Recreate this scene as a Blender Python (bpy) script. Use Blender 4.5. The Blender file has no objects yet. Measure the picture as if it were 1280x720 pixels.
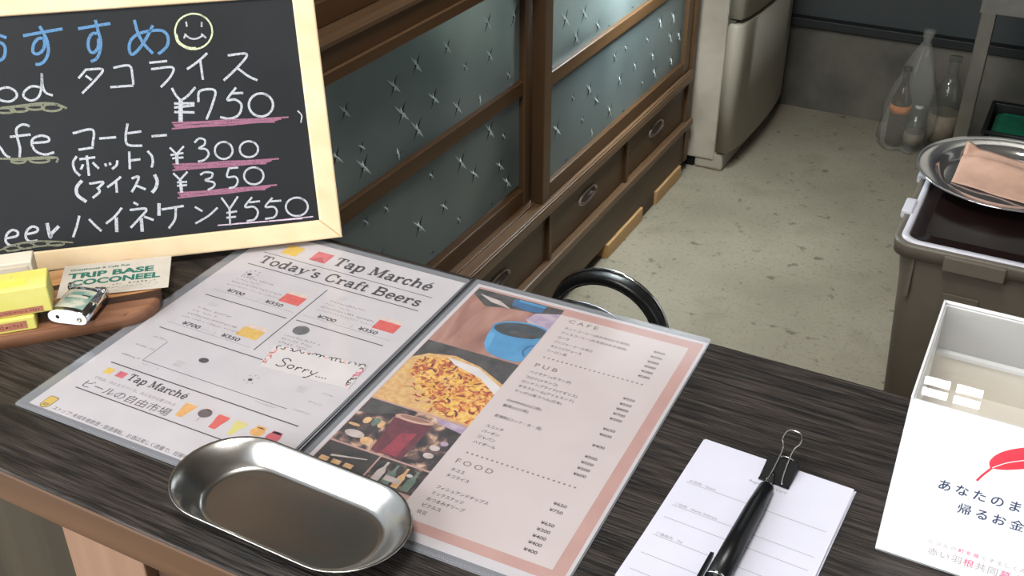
import bpy, bmesh, math, random
from mathutils import Vector, Matrix
R = math.radians
scene = bpy.context.scene
COL = scene.collection

# ---------------------------------------------------------------- camera, sky, lights, exposure
cam_data = bpy.data.cameras.new('camera')
cam = bpy.data.objects.new('camera', cam_data)
COL.objects.link(cam)
cam.location = (0, 0, 1.249)
cam.rotation_euler = (R(90 - 31.5586), 0, R(27.6))
cam_data.sensor_width = 36
cam_data.lens = 36 * 1355.93 / 1280
cam_data.clip_start = 0.02
scene.camera = cam

world = bpy.data.worlds.new('sky')
scene.world = world
world.use_nodes = True
wn = world.node_tree.nodes
wn['Background'].inputs[0].default_value = (0.86, 0.93, 1.0, 1)
wn['Background'].inputs[1].default_value = 0.36


def area(name, loc, target, sx, sy, power, color):
    l = bpy.data.lights.new(name, 'AREA')
    l.shape = 'RECTANGLE'
    l.size, l.size_y, l.energy, l.color = sx, sy, power, color
    o = bpy.data.objects.new(name, l)
    COL.objects.link(o)
    o.location = loc
    o.rotation_euler = (Vector(target) - Vector(loc)).to_track_quat('-Z', 'Y').to_euler()
    return o


# daylight through the open shop front behind the counter side where one stands
area('shopfront_daylight', (-1.4, -1.75, 1.62), (-0.3, 0.7, 0.75), 2.4, 1.9, 64, (0.95, 0.98, 1.0))
# added fill light outside an opening left in the unseen right-hand wall
area('side_fill_light', (2.45, 1.15, 1.75), (-0.6, 1.5, 0.3), 2.2, 1.3, 2.5, (1.0, 0.99, 0.95))
# lamp hanging over the passage between counter and cabinet
lamp = area('hanging_lamp', (-0.35, 0.98, 1.95), (-0.46, 1.86, 0.0), 0.35, 0.35, 1.3, (1.0, 0.97, 0.90))
lamp.data.spread = R(84)
# daylight through the two high windows in the back wall
# added fill lights under the middle board, to brighten the glass panes
area('cabinet_fill_light', (-0.96, 2.10, 0.764), (-0.96, 2.10, 0.0), 0.66, 0.14, 13.0, (0.86, 0.97, 1.0))
area('cabinet_fill_light', (-1.05, 1.50, 0.764), (-1.05, 1.50, 0.0), 0.35, 0.14, 0.8, (0.90, 0.96, 1.0))
# added overhead fill to brighten the counter top and donation box
area('counter_fill_light', (-0.30, 0.10, 2.35), (-0.15, 0.55, 0.75), 0.5, 0.5, 11, (1.0, 0.98, 0.94))
area('high_window_daylight', (-0.95, 3.30, 2.45), (-0.6, 0.5, 0.3), 1.0, 0.5, 4, (0.85, 0.94, 1.0))
area('small_window_daylight', (-0.042, 3.26, 2.64), (-0.042, 1.0, 1.4), 0.40, 0.34, 8, (0.92, 0.97, 1.0))

vs = scene.view_settings
vs.view_transform = 'Standard'
vs.look = 'None'
vs.gamma = 1
vs.use_curve_mapping = False
vs.exposure = 0.95
scene.cycles.max_bounces = 10
scene.cycles.transparent_max_bounces = 16
scene.cycles.use_denoising = True
scene.cycles.caustics_reflective = False
scene.cycles.caustics_refractive = False


# ---------------------------------------------------------------- materials
def lin(c):
    return tuple((v / 255 / 12.92) if v / 255 <= 0.04045 else ((v / 255 + 0.055) / 1.055) ** 2.4 for v in c) + (1,)


def base_mat(name):
    m = bpy.data.materials.new(name)
    m.use_nodes = True
    return m, m.node_tree.nodes, m.node_tree.links, m.node_tree.nodes['Principled BSDF']


def mat(name, c, rough=0.5, metal=0.0, c2=None, scale=8, stretch=(1, 1, 1), bump=0.0, spec=0.5, detail=4, lo=0.35, hi=0.65, coat=0.0, rot=(0, 0, 0)):
    """plain or noise-mottled procedural surface (object coordinates)"""
    m, n, l, b = base_mat(name)
    b.inputs['Roughness'].default_value = rough
    b.inputs['Metallic'].default_value = metal
    b.inputs['Specular IOR Level'].default_value = spec
    b.inputs['Coat Weight'].default_value = coat
    b.inputs['Base Color'].default_value = lin(c)
    if c2 is not None or bump:
        tc = n.new('ShaderNodeTexCoord')
        mp = n.new('ShaderNodeMapping')
        mp.inputs['Scale'].default_value = stretch
        mp.inputs['Rotation'].default_value = rot
        ns = n.new('ShaderNodeTexNoise')
        ns.inputs['Scale'].default_value = scale
        ns.inputs['Detail'].default_value = detail
        l.new(tc.outputs['Object'], mp.inputs['Vector'])
        l.new(mp.outputs['Vector'], ns.inputs['Vector'])
        if c2 is not None:
            cr = n.new('ShaderNodeValToRGB')
            cr.color_ramp.elements[0].position = lo
            cr.color_ramp.elements[1].position = hi
            cr.color_ramp.elements[0].color = lin(c)
            cr.color_ramp.elements[1].color = lin(c2)
            l.new(ns.outputs['Fac'], cr.inputs['Fac'])
            l.new(cr.outputs['Color'], b.inputs['Base Color'])
        if bump:
            bp = n.new('ShaderNodeBump')
            bp.inputs['Strength'].default_value = bump
            bp.inputs['Distance'].default_value = 0.002
            l.new(ns.outputs['Fac'], bp.inputs['Height'])
            l.new(bp.outputs['Normal'], b.inputs['Normal'])
    return m


def clear_mat(name, tint, transp, gloss_rough=0.05, diff=None, ior=1.45):
    """thin clear or milky plastic / glass: part transparent, part diffuse, with a fresnel gloss on top"""
    m, n, l, b = base_mat(name)
    n.remove(b)
    out = n['Material Output']
    t = n.new('ShaderNodeBsdfTransparent')
    t.inputs['Color'].default_value = (1, 1, 1, 1)
    d = n.new('ShaderNodeBsdfDiffuse')
    d.inputs['Color'].default_value = lin(diff or tint)
    g = n.new('ShaderNodeBsdfGlossy')
    g.inputs['Roughness'].default_value = gloss_rough
    mx = n.new('ShaderNodeMixShader')
    mx.inputs[0].default_value = transp
    l.new(d.outputs[0], mx.inputs[1])
    l.new(t.outputs[0], mx.inputs[2])
    fr = n.new('ShaderNodeFresnel')
    fr.inputs['IOR'].default_value = ior
    m2 = n.new('ShaderNodeMixShader')
    geo = n.new('ShaderNodeNewGeometry')
    sub = n.new('ShaderNodeMath'); sub.operation = 'SUBTRACT'; sub.use_clamp = True
    l.new(fr.outputs[0], sub.inputs[0]); l.new(geo.outputs['Backfacing'], sub.inputs[1])
    l.new(sub.outputs[0], m2.inputs[0])
    l.new(mx.outputs[0], m2.inputs[1])
    l.new(g.outputs[0], m2.inputs[2])
    l.new(m2.outputs[0], out.inputs['Surface'])
    return m


def wood_mat(name, c, c2, axis='X', rough=0.5, scale=6, bump=0.15, rot=0.0, spec=0.4):
    st = {'X': (0.25, 6, 6), 'Y': (6, 0.25, 6), 'Z': (6, 6, 0.25)}[axis]
    return mat(name, c, rough, 0, c2, scale, st, bump, spec, 8, 0.3, 0.7, rot=(0, 0, rot))


# ---------------------------------------------------------------- mesh helpers
class MB:
    """collects geometry for ONE mesh; M is applied to everything added"""
    def __init__(self, M=None):
        self.bm = bmesh.new()
        self.M = M or Matrix()
        self.mats = []

    def mi(self, m):
        if m is None:
            return 0
        if m not in self.mats:
            self.mats.append(m)
        return self.mats.index(m)

    def v(self, p):
        return self.bm.verts.new(self.M @ Vector(p))

    def face(self, vs, m=None, smooth=False):
        try:
            f = self.bm.faces.new(vs)
        except ValueError:
            return None
        f.material_index = self.mi(m)
        f.smooth = smooth
        return f

    def box(self, a, b, m=None, bev=0.0, seg=2):
        x0, y0, z0 = a
        x1, y1, z1 = b
        vs = [self.v(p) for p in ((x0, y0, z0), (x1, y0, z0), (x1, y1, z0), (x0, y1, z0), (x0, y0, z1), (x1, y0, z1), (x1, y1, z1), (x0, y1, z1))]
        fs = [self.face([vs[i] for i in q], m) for q in ((3, 2, 1, 0), (4, 5, 6, 7), (0, 1, 5, 4), (1, 2, 6, 5), (2, 3, 7, 6), (3, 0, 4, 7))]
        if bev:
            es = list({e for f in fs for e in f.edges})
            bmesh.ops.bevel(self.bm, geom=es, offset=bev, segments=seg, affect='EDGES', profile=0.5)
        return self

    def prism(self, outline, z0, z1, m=None, bev=0.0, seg=2, top_only=False):
        """outline in xy (ccw) extruded z0..z1"""
        lo = [self.v((x, y, z0)) for x, y in outline]
        hi = [self.v((x, y, z1)) for x, y in outline]
        n = len(outline)
        self.face(lo[::-1], m)
        t = self.face(hi, m)
        for i in range(n):
            self.face([lo[i], lo[(i + 1) % n], hi[(i + 1) % n], hi[i]], m, n > 12)
        if bev:
            es = list(t.edges)
            bmesh.ops.bevel(self.bm, geom=es, offset=bev, segments=seg, affect='EDGES', profile=0.5)
        return self

    def loft(self, rings, m=None, closed=True, cap0=False, cap1=False, smooth=True):
        """rings: lists of points of equal length"""
        vr = [[self.v(p) for p in r] for r in rings]
        n = len(vr[0])
        for a, b in zip(vr, vr[1:]):
            for i in range(n if closed else n - 1):
                j = (i + 1) % n
                self.face([a[i], a[j], b[j], b[i]], m, smooth)
        if cap0:
            self.face(vr[0][::-1], m)
        if cap1:
            self.face(vr[-1], m)
        return self

    def lathe(self, prof, c=(0, 0, 0), seg=40, m=None, smooth=True):
        rings = [[(c[0] + r * math.cos(2 * math.pi * i / seg), c[1] + r * math.sin(2 * math.pi * i / seg), c[2] + z) for i in range(seg)] for r, z in prof]
        return self.loft(rings, m, True, prof[0][0] > 1e-4, prof[-1][0] > 1e-4, smooth)

    def tube(self, pts, r, m=None, seg=10, closed=False):
        P = [Vector(p) for p in pts]
        n = len(P)
        rs = r if isinstance(r, (list, tuple)) else [r] * n
        up = None
        rings = []
        for i in range(n):
            if closed:
                t = P[(i + 1) % n] - P[i - 1]
            else:
                t = P[min(i + 1, n - 1)] - P[max(i - 1, 0)]
            t.normalize()
            if up is None:
                up = Vector((0, 0, 1)) if abs(t.z) < 0.9 else Vector((1, 0, 0))
            a = up - t * up.dot(t)
            if a.length < 1e-6:
                a = t.orthogonal()
            a.normalize()
            up = a
            b = t.cross(a)
            rings.append([tuple(P[i] + (a * math.cos(2 * math.pi * k / seg) + b * math.sin(2 * math.pi * k / seg)) * rs[i]) for k in range(seg)])
        if closed:
            rings.append(rings[0])
            self.loft(rings, m)
        else:
            self.loft(rings, m, True, True, True)
        return self

    def build(self, name, m=None, parent=None, keep_origin=False):
        if self.mats and m is None:
            ms = self.mats
        else:
            ms = [m] + [x for x in self.mats if x is not m]
            if self.mats and self.mats[0] is not m:
                ms = self.mats
        bmesh.ops.remove_doubles(self.bm, verts=self.bm.verts, dist=1e-6)
        bmesh.ops.recalc_face_normals(self.bm, faces=self.bm.faces[:])
        me = bpy.data.meshes.new(name)
        self.bm.to_mesh(me)
        self.bm.free()
        for x in ms:
            me.materials.append(x)
        o = bpy.data.objects.new(name, me)
        COL.objects.link(o)
        if parent is not None:
            o.parent = parent
            w = Vector((0, 0, 0))
            p = parent
            while p is not None:
                w += p.location
                p = p.parent
            o.location = -w
        elif not keep_origin:
            xs = [v.co for v in me.vertices]
            c = Vector(((min(v.x for v in xs) + max(v.x for v in xs)) / 2, (min(v.y for v in xs) + max(v.y for v in xs)) / 2, min(v.z for v in xs)))
            me.transform(Matrix.Translation(-c))
            o.location = c
        return o


def tag(o, label, cat, group=None):
    o['label'] = label
    o['category'] = cat
    if group:
        o['group'] = group
    return o


def thing(name, label, cat, loc, group=None):
    o = bpy.data.objects.new(name, None)
    o.empty_display_size = 0.05
    COL.objects.link(o)
    o.location = loc
    return tag(o, label, cat, group)


def struct(o):
    o['kind'] = 'structure'
    return o


def frame(loc, az):
    return Matrix.Translation(Vector(loc)) @ Matrix.Rotation(R(az), 4, 'Z')


def smooth(pts, n=5):
    """Catmull-Rom through 2-D or 3-D points"""
    if len(pts) < 3:
        return [Vector(p) for p in pts]
    P = [Vector(p) for p in pts]
    P = [P[0] * 2 - P[1]] + P + [P[-1] * 2 - P[-2]]
    out = []
    for i in range(1, len(P) - 2):
        for k in range(n):
            t = k / n
            a, b, c, d = P[i - 1:i + 3]
            out.append(0.5 * ((2 * b) + (c - a) * t + (2 * a - 5 * b + 4 * c - d) * t * t + (3 * b - a - 3 * c + d) * t ** 3))
    out.append(P[-2])
    return out


# one text object reused to turn lettering into mesh faces
_tc = bpy.data.curves.new('lettering', 'FONT')
_to = bpy.data.objects.new('lettering', _tc)
COL.objects.link(_to)


def letter_faces(body, size, bold, spacing):
    _tc.body = body
    _tc.size = size
    _tc.offset = bold * size
    _tc.space_character = spacing
    _tc.resolution_u = 3
    bpy.context.view_layer.update()
    ev = _to.evaluated_get(bpy.context.evaluated_depsgraph_get())
    me = ev.to_mesh()
    vs = [(v.co.x, v.co.y) for v in me.vertices]
    fs = [tuple(p.vertices) for p in me.polygons]
    ev.to_mesh_clear()
    return vs, fs


class Print(MB):
    """flat print or drawing in millimetres on a surface: u right, v up, h = layer height above the surface"""
    def __init__(self, M):
        super().__init__(M @ Matrix.Scale(0.001, 4))

    def poly(self, pts, m, h=0.06):
        f = self.face([self.v((p[0], p[1], h)) for p in pts], m)
        return f

    def rect(self, u0, v0, u1, v1, m, h=0.06):
        return self.poly([(u0, v0), (u1, v0), (u1, v1), (u0, v1)], m, h)

    def ellipse(self, u, v, ru, rv, m, h=0.06, n=24, a=0.0):
        ca, sa = math.cos(a), math.sin(a)
        return self.poly([(u + ru * math.cos(t) * ca - rv * math.sin(t) * sa, v + ru * math.cos(t) * sa + rv * math.sin(t) * ca) for t in [2 * math.pi * i / n for i in range(n)]], m, h)

    def stroke(self, pts, w, m, h=0.06, sm=True, taper=False):
        P = smooth(pts) if sm else [Vector(p) for p in pts]
        n = len(P)
        L, Rr = [], []
        for i in range(n):
            t = P[min(i + 1, n - 1)] - P[max(i - 1, 0)]
            if t.length < 1e-9:
                t = Vector((1, 0))
            t.normalize()
            nn = Vector((-t.y, t.x))
            ww = w / 2
            if taper:
                ww *= 0.55 + 0.45 * math.sin(math.pi * (i + 0.5) / n)
            L.append(self.v((P[i].x + nn.x * ww, P[i].y + nn.y * ww, h)))
            Rr.append(self.v((P[i].x - nn.x * ww, P[i].y - nn.y * ww, h)))
        for i in range(n - 1):
            self.face([Rr[i], Rr[i + 1], L[i + 1], L[i]], m)

    def text(self, body, u, v, size, m, h=0.06, align='L', bold=0.0, spacing=1.0, sx=1.0, width=None, rot=0.0, shear=0.0):
        if bold and any(ord(c) >= 0x4E00 for c in body):
            dense = bold * size * 1.3
            self.text(body, u + dense * .5, v, size, m, h + .012, align, 0.0, spacing, sx, width, rot, shear)
            u, bold = u - dense * .5, 0.0
        vs, fs = letter_faces(body, size, bold, spacing)
        if not vs:
            return
        x0, x1 = min(p[0] for p in vs), max(p[0] for p in vs)
        if width:
            sx = width / (x1 - x0)
        off = {'L': -x0 * sx, 'R': -x1 * sx, 'C': -(x0 + x1) / 2 * sx}[align]
        ca, sa = math.cos(rot), math.sin(rot)
        nv = []
        for x, y in vs:
            a, b = x * sx + off + y * shear, y
            nv.append(self.v((u + a * ca - b * sa, v + a * sa + b * ca, h)))
        for f in fs:
            self.face([nv[i] for i in f], m)

    def build(self, name, m=None, parent=None, keep_origin=False):
        bmesh.ops.remove_doubles(self.bm, verts=self.bm.verts, dist=1e-6)
        me = bpy.data.meshes.new(name)
        self.bm.to_mesh(me)
        self.bm.free()
        for x in self.mats:
            me.materials.append(x)
        o = bpy.data.objects.new(name, me)
        COL.objects.link(o)
        if parent is not None:
            o.parent = parent
            w = Vector((0, 0, 0))
            p = parent
            while p is not None:
                w += p.location
                p = p.parent
            o.location = -w
        else:
            xs = [v.co for v in me.vertices]
            c = Vector(((min(v.x for v in xs) + max(v.x for v in xs)) / 2, (min(v.y for v in xs) + max(v.y for v in xs)) / 2, min(v.z for v in xs)))
            me.transform(Matrix.Translation(-c))
            o.location = c
        return o


# slab-serif capitals and small letters drawn as strokes: (points, thick?) in units of the capital height
T_, N_ = 0.20, 0.10
SERIF = {
    'T': (0.95, [([(.45, 0), (.45, 1)], 1), ([(.05, .95), (.85, .95)], 0), ([(.09, .95), (.07, .70)], 0), ([(.81, .95), (.83, .70)], 0), ([(.25, .05), (.65, .05)], 0)]),
    'M': (1.30, [([(.20, 0), (.20, 1)], 0), ([(1.04, 0), (1.04, 1)], 1), ([(.22, .98), (.62, .12)], 1), ([(.62, .12), (1.0, .98)], 0), ([(.02, .05), (.40, .05)], 0), ([(.84, .05), (1.26, .05)], 0), ([(.02, .95), (.25, .95)], 0), ([(1.0, .95), (1.26, .95)], 0)]),
    'C': (1.0, [([(.84, .70), (.70, .92), (.48, .97), (.24, .85), (.15, .5), (.24, .15), (.48, .03), (.72, .08), (.86, .28)], 2), ([(.85, .64), (.85, .99)], 0)]),
    'B': (1.0, [([(.24, 0), (.24, 1)], 1), ([(.06, .95), (.55, .95), (.78, .85), (.78, .64), (.58, .53), (.28, .53)], 2), ([(.5, .53), (.78, .46), (.86, .28), (.78, .09), (.55, .05), (.06, .05)], 2)]),
    'a': (0.78, [([(.14, .50), (.26, .63), (.44, .63), (.55, .50), (.55, .14), (.60, .05), (.74, .05)], 2), ([(.55, .38), (.30, .36), (.14, .22), (.20, .06), (.36, .04), (.54, .18)], 2)]),
    'p': (0.82, [([(.22, -.30), (.22, .64)], 1), ([(.04, -.28), (.42, -.28)], 0), ([(.04, .61), (.22, .61)], 0), ([(.24, .48), (.40, .63), (.62, .58), (.70, .34), (.62, .08), (.42, .02), (.24, .14)], 2)]),
    'r': (0.66, [([(.22, 0), (.22, .64)], 1), ([(.04, .05), (.44, .05)], 0), ([(.04, .61), (.22, .61)], 0), ([(.24, .42), (.36, .60), (.54, .61), (.58, .48)], 2)]),
    'c': (0.68, [([(.56, .46), (.50, .60), (.36, .64), (.18, .54), (.13, .32), (.20, .10), (.38, .03), (.58, .16)], 2)]),
    'h': (0.92, [([(.22, 0), (.22, 1)], 1), ([(.04, .97), (.22, .97)], 0), ([(.04, .05), (.40, .05)], 0), ([(.24, .44), (.42, .63), (.60, .60), (.68, .44), (.68, .04)], 2), ([(.52, .05), (.86, .05)], 0)]),
    'e': (0.72, [([(.14, .35), (.60, .35), (.56, .55), (.38, .64), (.20, .55), (.13, .32), (.20, .10), (.40, .03), (.60, .15)], 2)]),
    'o': (0.76, [([(.38, .64), (.18, .54), (.12, .33), (.18, .12), (.38, .02), (.58, .12), (.64, .33), (.58, .54), (.38, .64)], 2)]),
    'd': (0.86, [([(.60, .04), (.60, 1)], 1), ([(.42, .97), (.60, .97)], 0), ([(.60, .05), (.80, .05)], 0), ([(.58, .46), (.40, .63), (.20, .56), (.12, .32), (.20, .08), (.40, .03), (.58, .18)], 2)]),
    'y': (0.80, [([(.16, .62), (.42, .04)], 1), ([(.68, .62), (.42, .04), (.30, -.22), (.12, -.26)], 0), ([(.02, .61), (.32, .61)], 0), ([(.54, .61), (.80, .61)], 0)]),
    's': (0.64, [([(.50, .48), (.42, .61), (.24, .61), (.16, .48), (.26, .37), (.46, .29), (.54, .16), (.42, .03), (.24, .04), (.12, .18)], 2)]),
    'f': (0.52, [([(.22, 0), (.22, .72), (.32, .96), (.52, .92)], 2), ([(.04, .05), (.44, .05)], 0), ([(.04, .61), (.46, .61)], 0)]),
    't': (0.54, [([(.22, .88), (.22, .16), (.32, .04), (.50, .12)], 2), ([(.02, .61), (.46, .61)], 0)]),
    "'": (0.36, [([(.18, 1.0), (.20, .85), (.10, .72)], 1)]),
    ' ': (0.45, []),
}


def serif(p, body, u, v, size, width, m, h=0.06, weight=1.0):
    adv = sum((SERIF['e'] if ch == 'é' else SERIF[ch])[0] for ch in body)
    k = width / adv
    x = u
    for ch in body:
        g = SERIF['e'] if ch == 'é' else SERIF[ch]
        strokes = list(g[1])
        if ch == 'é':
            strokes.append(([(.34, .74), (.52, .95)], 0))
        for pts, th in strokes:
            w = {0: N_, 1: T_, 2: 0.165}[th] * size * weight
            p.stroke([(x + a * k, v + b * size) for a, b in pts], w, m, h, sm=th == 2)
        x += g[0] * k

# ================================================================ the setting
concrete = mat('concrete_floor', (128, 120, 103), 0.75, 0, (152, 144, 126), 3.5, bump=0.12, detail=12, lo=0.3, hi=0.7)


def floor_stains(m):
    n, l = m.node_tree.nodes, m.node_tree.links
    b = n['Principled BSDF']
    src = b.inputs['Base Color'].links[0].from_socket
    tc = n.new('ShaderNodeTexCoord')
    for sc, lo, hi, fac, col in ((30, 0.62, 0.70, 0.7, (76, 69, 58)), (7, 0.54, 0.72, 0.55, (112, 104, 86)), (110, 0.55, 0.72, 0.5, (96, 89, 76)), (300, 0.5, 0.7, 0.4, (104, 97, 84))):
        ns = n.new('ShaderNodeTexNoise')
        ns.inputs['Scale'].default_value = sc
        ns.inputs['Detail'].default_value = 6
        l.new(tc.outputs['Object'], ns.inputs['Vector'])
        cr = n.new('ShaderNodeValToRGB')
        cr.color_ramp.elements[0].position = lo
        cr.color_ramp.elements[1].position = hi
        cr.color_ramp.elements[1].color = (fac, fac, fac, 1)
        l.new(ns.outputs['Fac'], cr.inputs['Fac'])
        mx = n.new('ShaderNodeMix')
        mx.data_type = 'RGBA'
        l.new(cr.outputs['Color'], mx.inputs['Factor'])
        l.new(src, mx.inputs['A'])
        mx.inputs['B'].default_value = lin(col)
        src = mx.outputs['Result']
    l.new(src, b.inputs['Base Color'])


floor_stains(concrete)
plaster = mat('old_plaster', (70, 66, 59), 0.85, 0, (108, 103, 92), 5, bump=0.5, detail=9, lo=0.36, hi=0.66)
panel_grey = mat('dark_grey_panel', (50, 54, 54), 0.6, 0, (55, 59, 59), 3)
sill_black = wood_mat('blackened_timber', (20, 21, 22), (32, 33, 33), 'X', 0.6)
ceil_m = wood_mat('ceiling_boards', (96, 84, 70), (116, 102, 84), 'Y', 0.7)
room_wall = mat('side_wall_boards', (66, 56, 46), 0.7, 0, (80, 69, 57), 4, bump=0.3)
glass_thin = clear_mat('window_glass', (235, 240, 240), 0.97, 0.02)
dark_wood = wood_mat('dark_frame_wood', (54, 40, 28), (72, 54, 38), 'Z', 0.5)

b = MB(); b.box((-1.40, -5.0, -0.10), (2.4, 3.25, 0.0), concrete)
struct(b.build('floor', concrete, keep_origin=True))

YB = 3.13
b = MB()                                             # plastered foot of the back wall
b.box((-1.40, YB, 0.0), (2.4, YB + 0.10, 0.250), plaster)
struct(b.build('wall_back', plaster, keep_origin=True))
b = MB(); b.box((-1.40, YB - 0.022, 0.250), (2.4, YB + 0.10, 0.276), sill_black, 0.003)
struct(b.build('trim_1', sill_black, keep_origin=True))
b = MB()                                             # panelling with two window holes
WX = [(-1.28, -0.42, 2.20, 2.62), (-0.152, 0.068, 2.546, 2.705)]
xs = [-1.40, -1.28, -0.42, -0.152, 0.068, 2.4]
for i in range(5):
    x0, x1 = xs[i], xs[i + 1]
    hole = WX[0] if i == 1 else WX[1] if i == 3 else None
    if hole:
        b.box((x0, YB + .01, 0.276), (x1, YB + 0.10, hole[2]))
        b.box((x0, YB + .01, hole[3]), (x1, YB + 0.10, 2.80))
    else:
        b.box((x0, YB + .01, 0.276), (x1, YB + 0.10, 2.80))
struct(b.build('wall_back', panel_grey, keep_origin=True))
for k, (x0, x1, z0, z1) in enumerate(WX):
    b = MB()
    t = 0.022 if k == 0 else 0.02
    for a, c in (((x0, YB, z0), (x0 + t, YB + .06, z1)), ((x1 - t, YB, z0), (x1, YB + .06, z1)), ((x0, YB, z0), (x1, YB + .06, z0 + t)), ((x0, YB, z1 - t), (x1, YB + .06, z1)),
                 (((x0 + x1) / 2 - t / 2, YB + .002, z0), ((x0 + x1) / 2 + t / 2, YB + .012, z1)), ((x0, YB + .002, (z0 + z1) / 2 - .022), (x1, YB + .010, (z0 + z1) / 2 - .022 + t * .45))):
        b.box(a, c, dark_wood)
    w = struct(b.build('window_%d' % (k + 1), dark_wood))
    g = MB(); g.box((x0 + t, YB + .028, z0 + t), (x1 - t, YB + .032, z1 - t), glass_thin)
    g.build('pane', glass_thin, w)
b = MB(); b.box((-1.40, 0.55, 0.0), (-1.30, YB, 2.80), room_wall)
struct(b.build('wall_left', room_wall, keep_origin=True))
b = MB(); b.box((2.30, 2.35, 0.0), (2.40, YB, 2.80), room_wall); b.box((2.30, 0.0, 2.5), (2.40, 2.35, 2.80), room_wall); b.box((2.30, -1.6, 0.0), (2.40, 0.0, 2.80), room_wall)
struct(b.build('wall_right', room_wall, keep_origin=True))
b = MB(); b.box((-1.40, -1.6, 2.80), (2.4, YB + .1, 2.90), ceil_m)
struct(b.build('ceiling', ceil_m, keep_origin=True))

# ================================================================ service counter
CT = 0.75
m_top = mat('dark_stained_top', (24, 20, 17), 0.5, 0, (62, 54, 49), 38, (0.55, 7, 7), 1.0, 0.4, 10, 0.38, 0.66)
m_edge = wood_mat('brown_counter_edge', (66, 44, 26), (94, 65, 41), 'X', 0.55, 9)
m_plank_dark = wood_mat('olive_brown_plank', (40, 33, 22), (62, 52, 36), 'Z', 0.6)
m_plank_pink = wood_mat('pale_pink_plank', (128, 96, 76), (152, 118, 95), 'Z', 0.6, 5)
m_plank_brown = wood_mat('red_brown_plank', (66, 42, 32), (88, 58, 44), 'Z', 0.6)
counter = thing('counter', 'long dark-stained wooden counter with a brown front edge and plank front', 'counter', (-0.2, 0.53, 0))
b = MB(); b.box((-1.15, 0.3445, 0.7185), (0.75, 0.7195, CT), m_top, 0.0012)
b.build('top', m_top, counter)
b = MB(); b.box((-1.15, 0.3435, 0.7180), (0.75, 0.3560, CT - 0.0016), m_edge, 0.002)
tr = b.build('front_edge', m_edge, counter); tr['label'] = 'brown wooden front edge strip of the dark counter'
for x0, x1, y, m, nm in ((-1.10, -0.842, .372, m_plank_brown, 'plank'), (-0.838, -0.567, .370, m_plank_dark, 'plank'), (-0.564, -0.484, .366, m_plank_pink, 'plank'), (-0.481, -0.22, .374, m_plank_brown, 'plank'), (-0.217, 0.05, .371, m_plank_dark, 'plank'), (0.053, 0.32, .370, m_plank_brown, 'plank'), (0.323, 0.70, .371, m_plank_dark, 'plank')):
    b = MB(); b.box((x0, y, 0.0), (x1, y + .018, 0.7185), m, 0.0015)
    o = b.build(nm, m, counter)
    if m is m_plank_pink:
        o['label'] = 'pale pinkish plank in the counter front'
    elif m is m_plank_dark:
        o['label'] = 'olive brown plank in the counter front'
for x in (-1.12, 0.68):
    b = MB(); b.box((x, 0.39, 0.0), (x + .04, 0.69, 0.7185), m_plank_dark)
    b.build('side_panel', m_plank_dark, counter)

# ================================================================ glazed cabinet (front faces +X at x = -0.81)
m_cab = wood_mat('cabinet_brown_wood', (66, 44, 24), (82, 58, 34), 'Y', 0.45, 8, 0.12)
m_cab_v = wood_mat('cabinet_brown_wood_upright', (72, 52, 33), (86, 63, 42), 'Z', 0.45, 8, 0.1)
m_cab_l = wood_mat('cabinet_paler_rail', (84, 63, 44), (104, 80, 59), 'Y', 0.4, 8, 0.1)  # paler brown on sill, drawer rail and lintel
m_in = mat('cabinet_inside', (176, 172, 162), 0.7, 0, (186, 182, 172), 5)
m_metal = mat('aged_pull_metal', (196, 176, 166), 0.3, 0.85, (150, 128, 116), 30)


m_pull_shade = mat('pull_hollow_shade', (44, 32, 26), 0.5, 0, (54, 40, 32), 40)


def star_glass():
    m, n, l, bs = base_mat('frosted_star_glass')
    bs.inputs['Roughness'].default_value = 0.33
    bs.inputs['Specular IOR Level'].default_value = 0.5
    bs.inputs['Transmission Weight'].default_value = 0.45
    tc = n.new('ShaderNodeTexCoord')
    ns = n.new('ShaderNodeTexNoise')
    ns.inputs['Scale'].default_value = 160
    ns.inputs['Detail'].default_value = 3
    l.new(tc.outputs['Object'], ns.inputs['Vector'])
    bp = n.new('ShaderNodeBump')
    bp.inputs['Strength'].default_value = 0.12
    bp.inputs['Distance'].default_value = 0.001
    l.new(ns.outputs['Fac'], bp.inputs['Height'])
    l.new(bp.outputs['Normal'], bs.inputs['Normal'])
    n2 = n.new('ShaderNodeTexNoise')
    n2.inputs['Scale'].default_value = 3.5
    n2.inputs['Detail'].default_value = 2
    l.new(tc.outputs['Object'], n2.inputs['Vector'])
    cr = n.new('ShaderNodeValToRGB')
    cr.color_ramp.elements[0].position, cr.color_ramp.elements[1].position = 0.35, 0.68
    cr.color_ramp.elements[0].color, cr.color_ramp.elements[1].color = lin((94, 108, 108)), lin((140, 152, 150))
    l.new(n2.outputs['Fac'], cr.inputs['Fac'])
    l.new(cr.outputs['Color'], bs.inputs['Base Color'])
    return m


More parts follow.
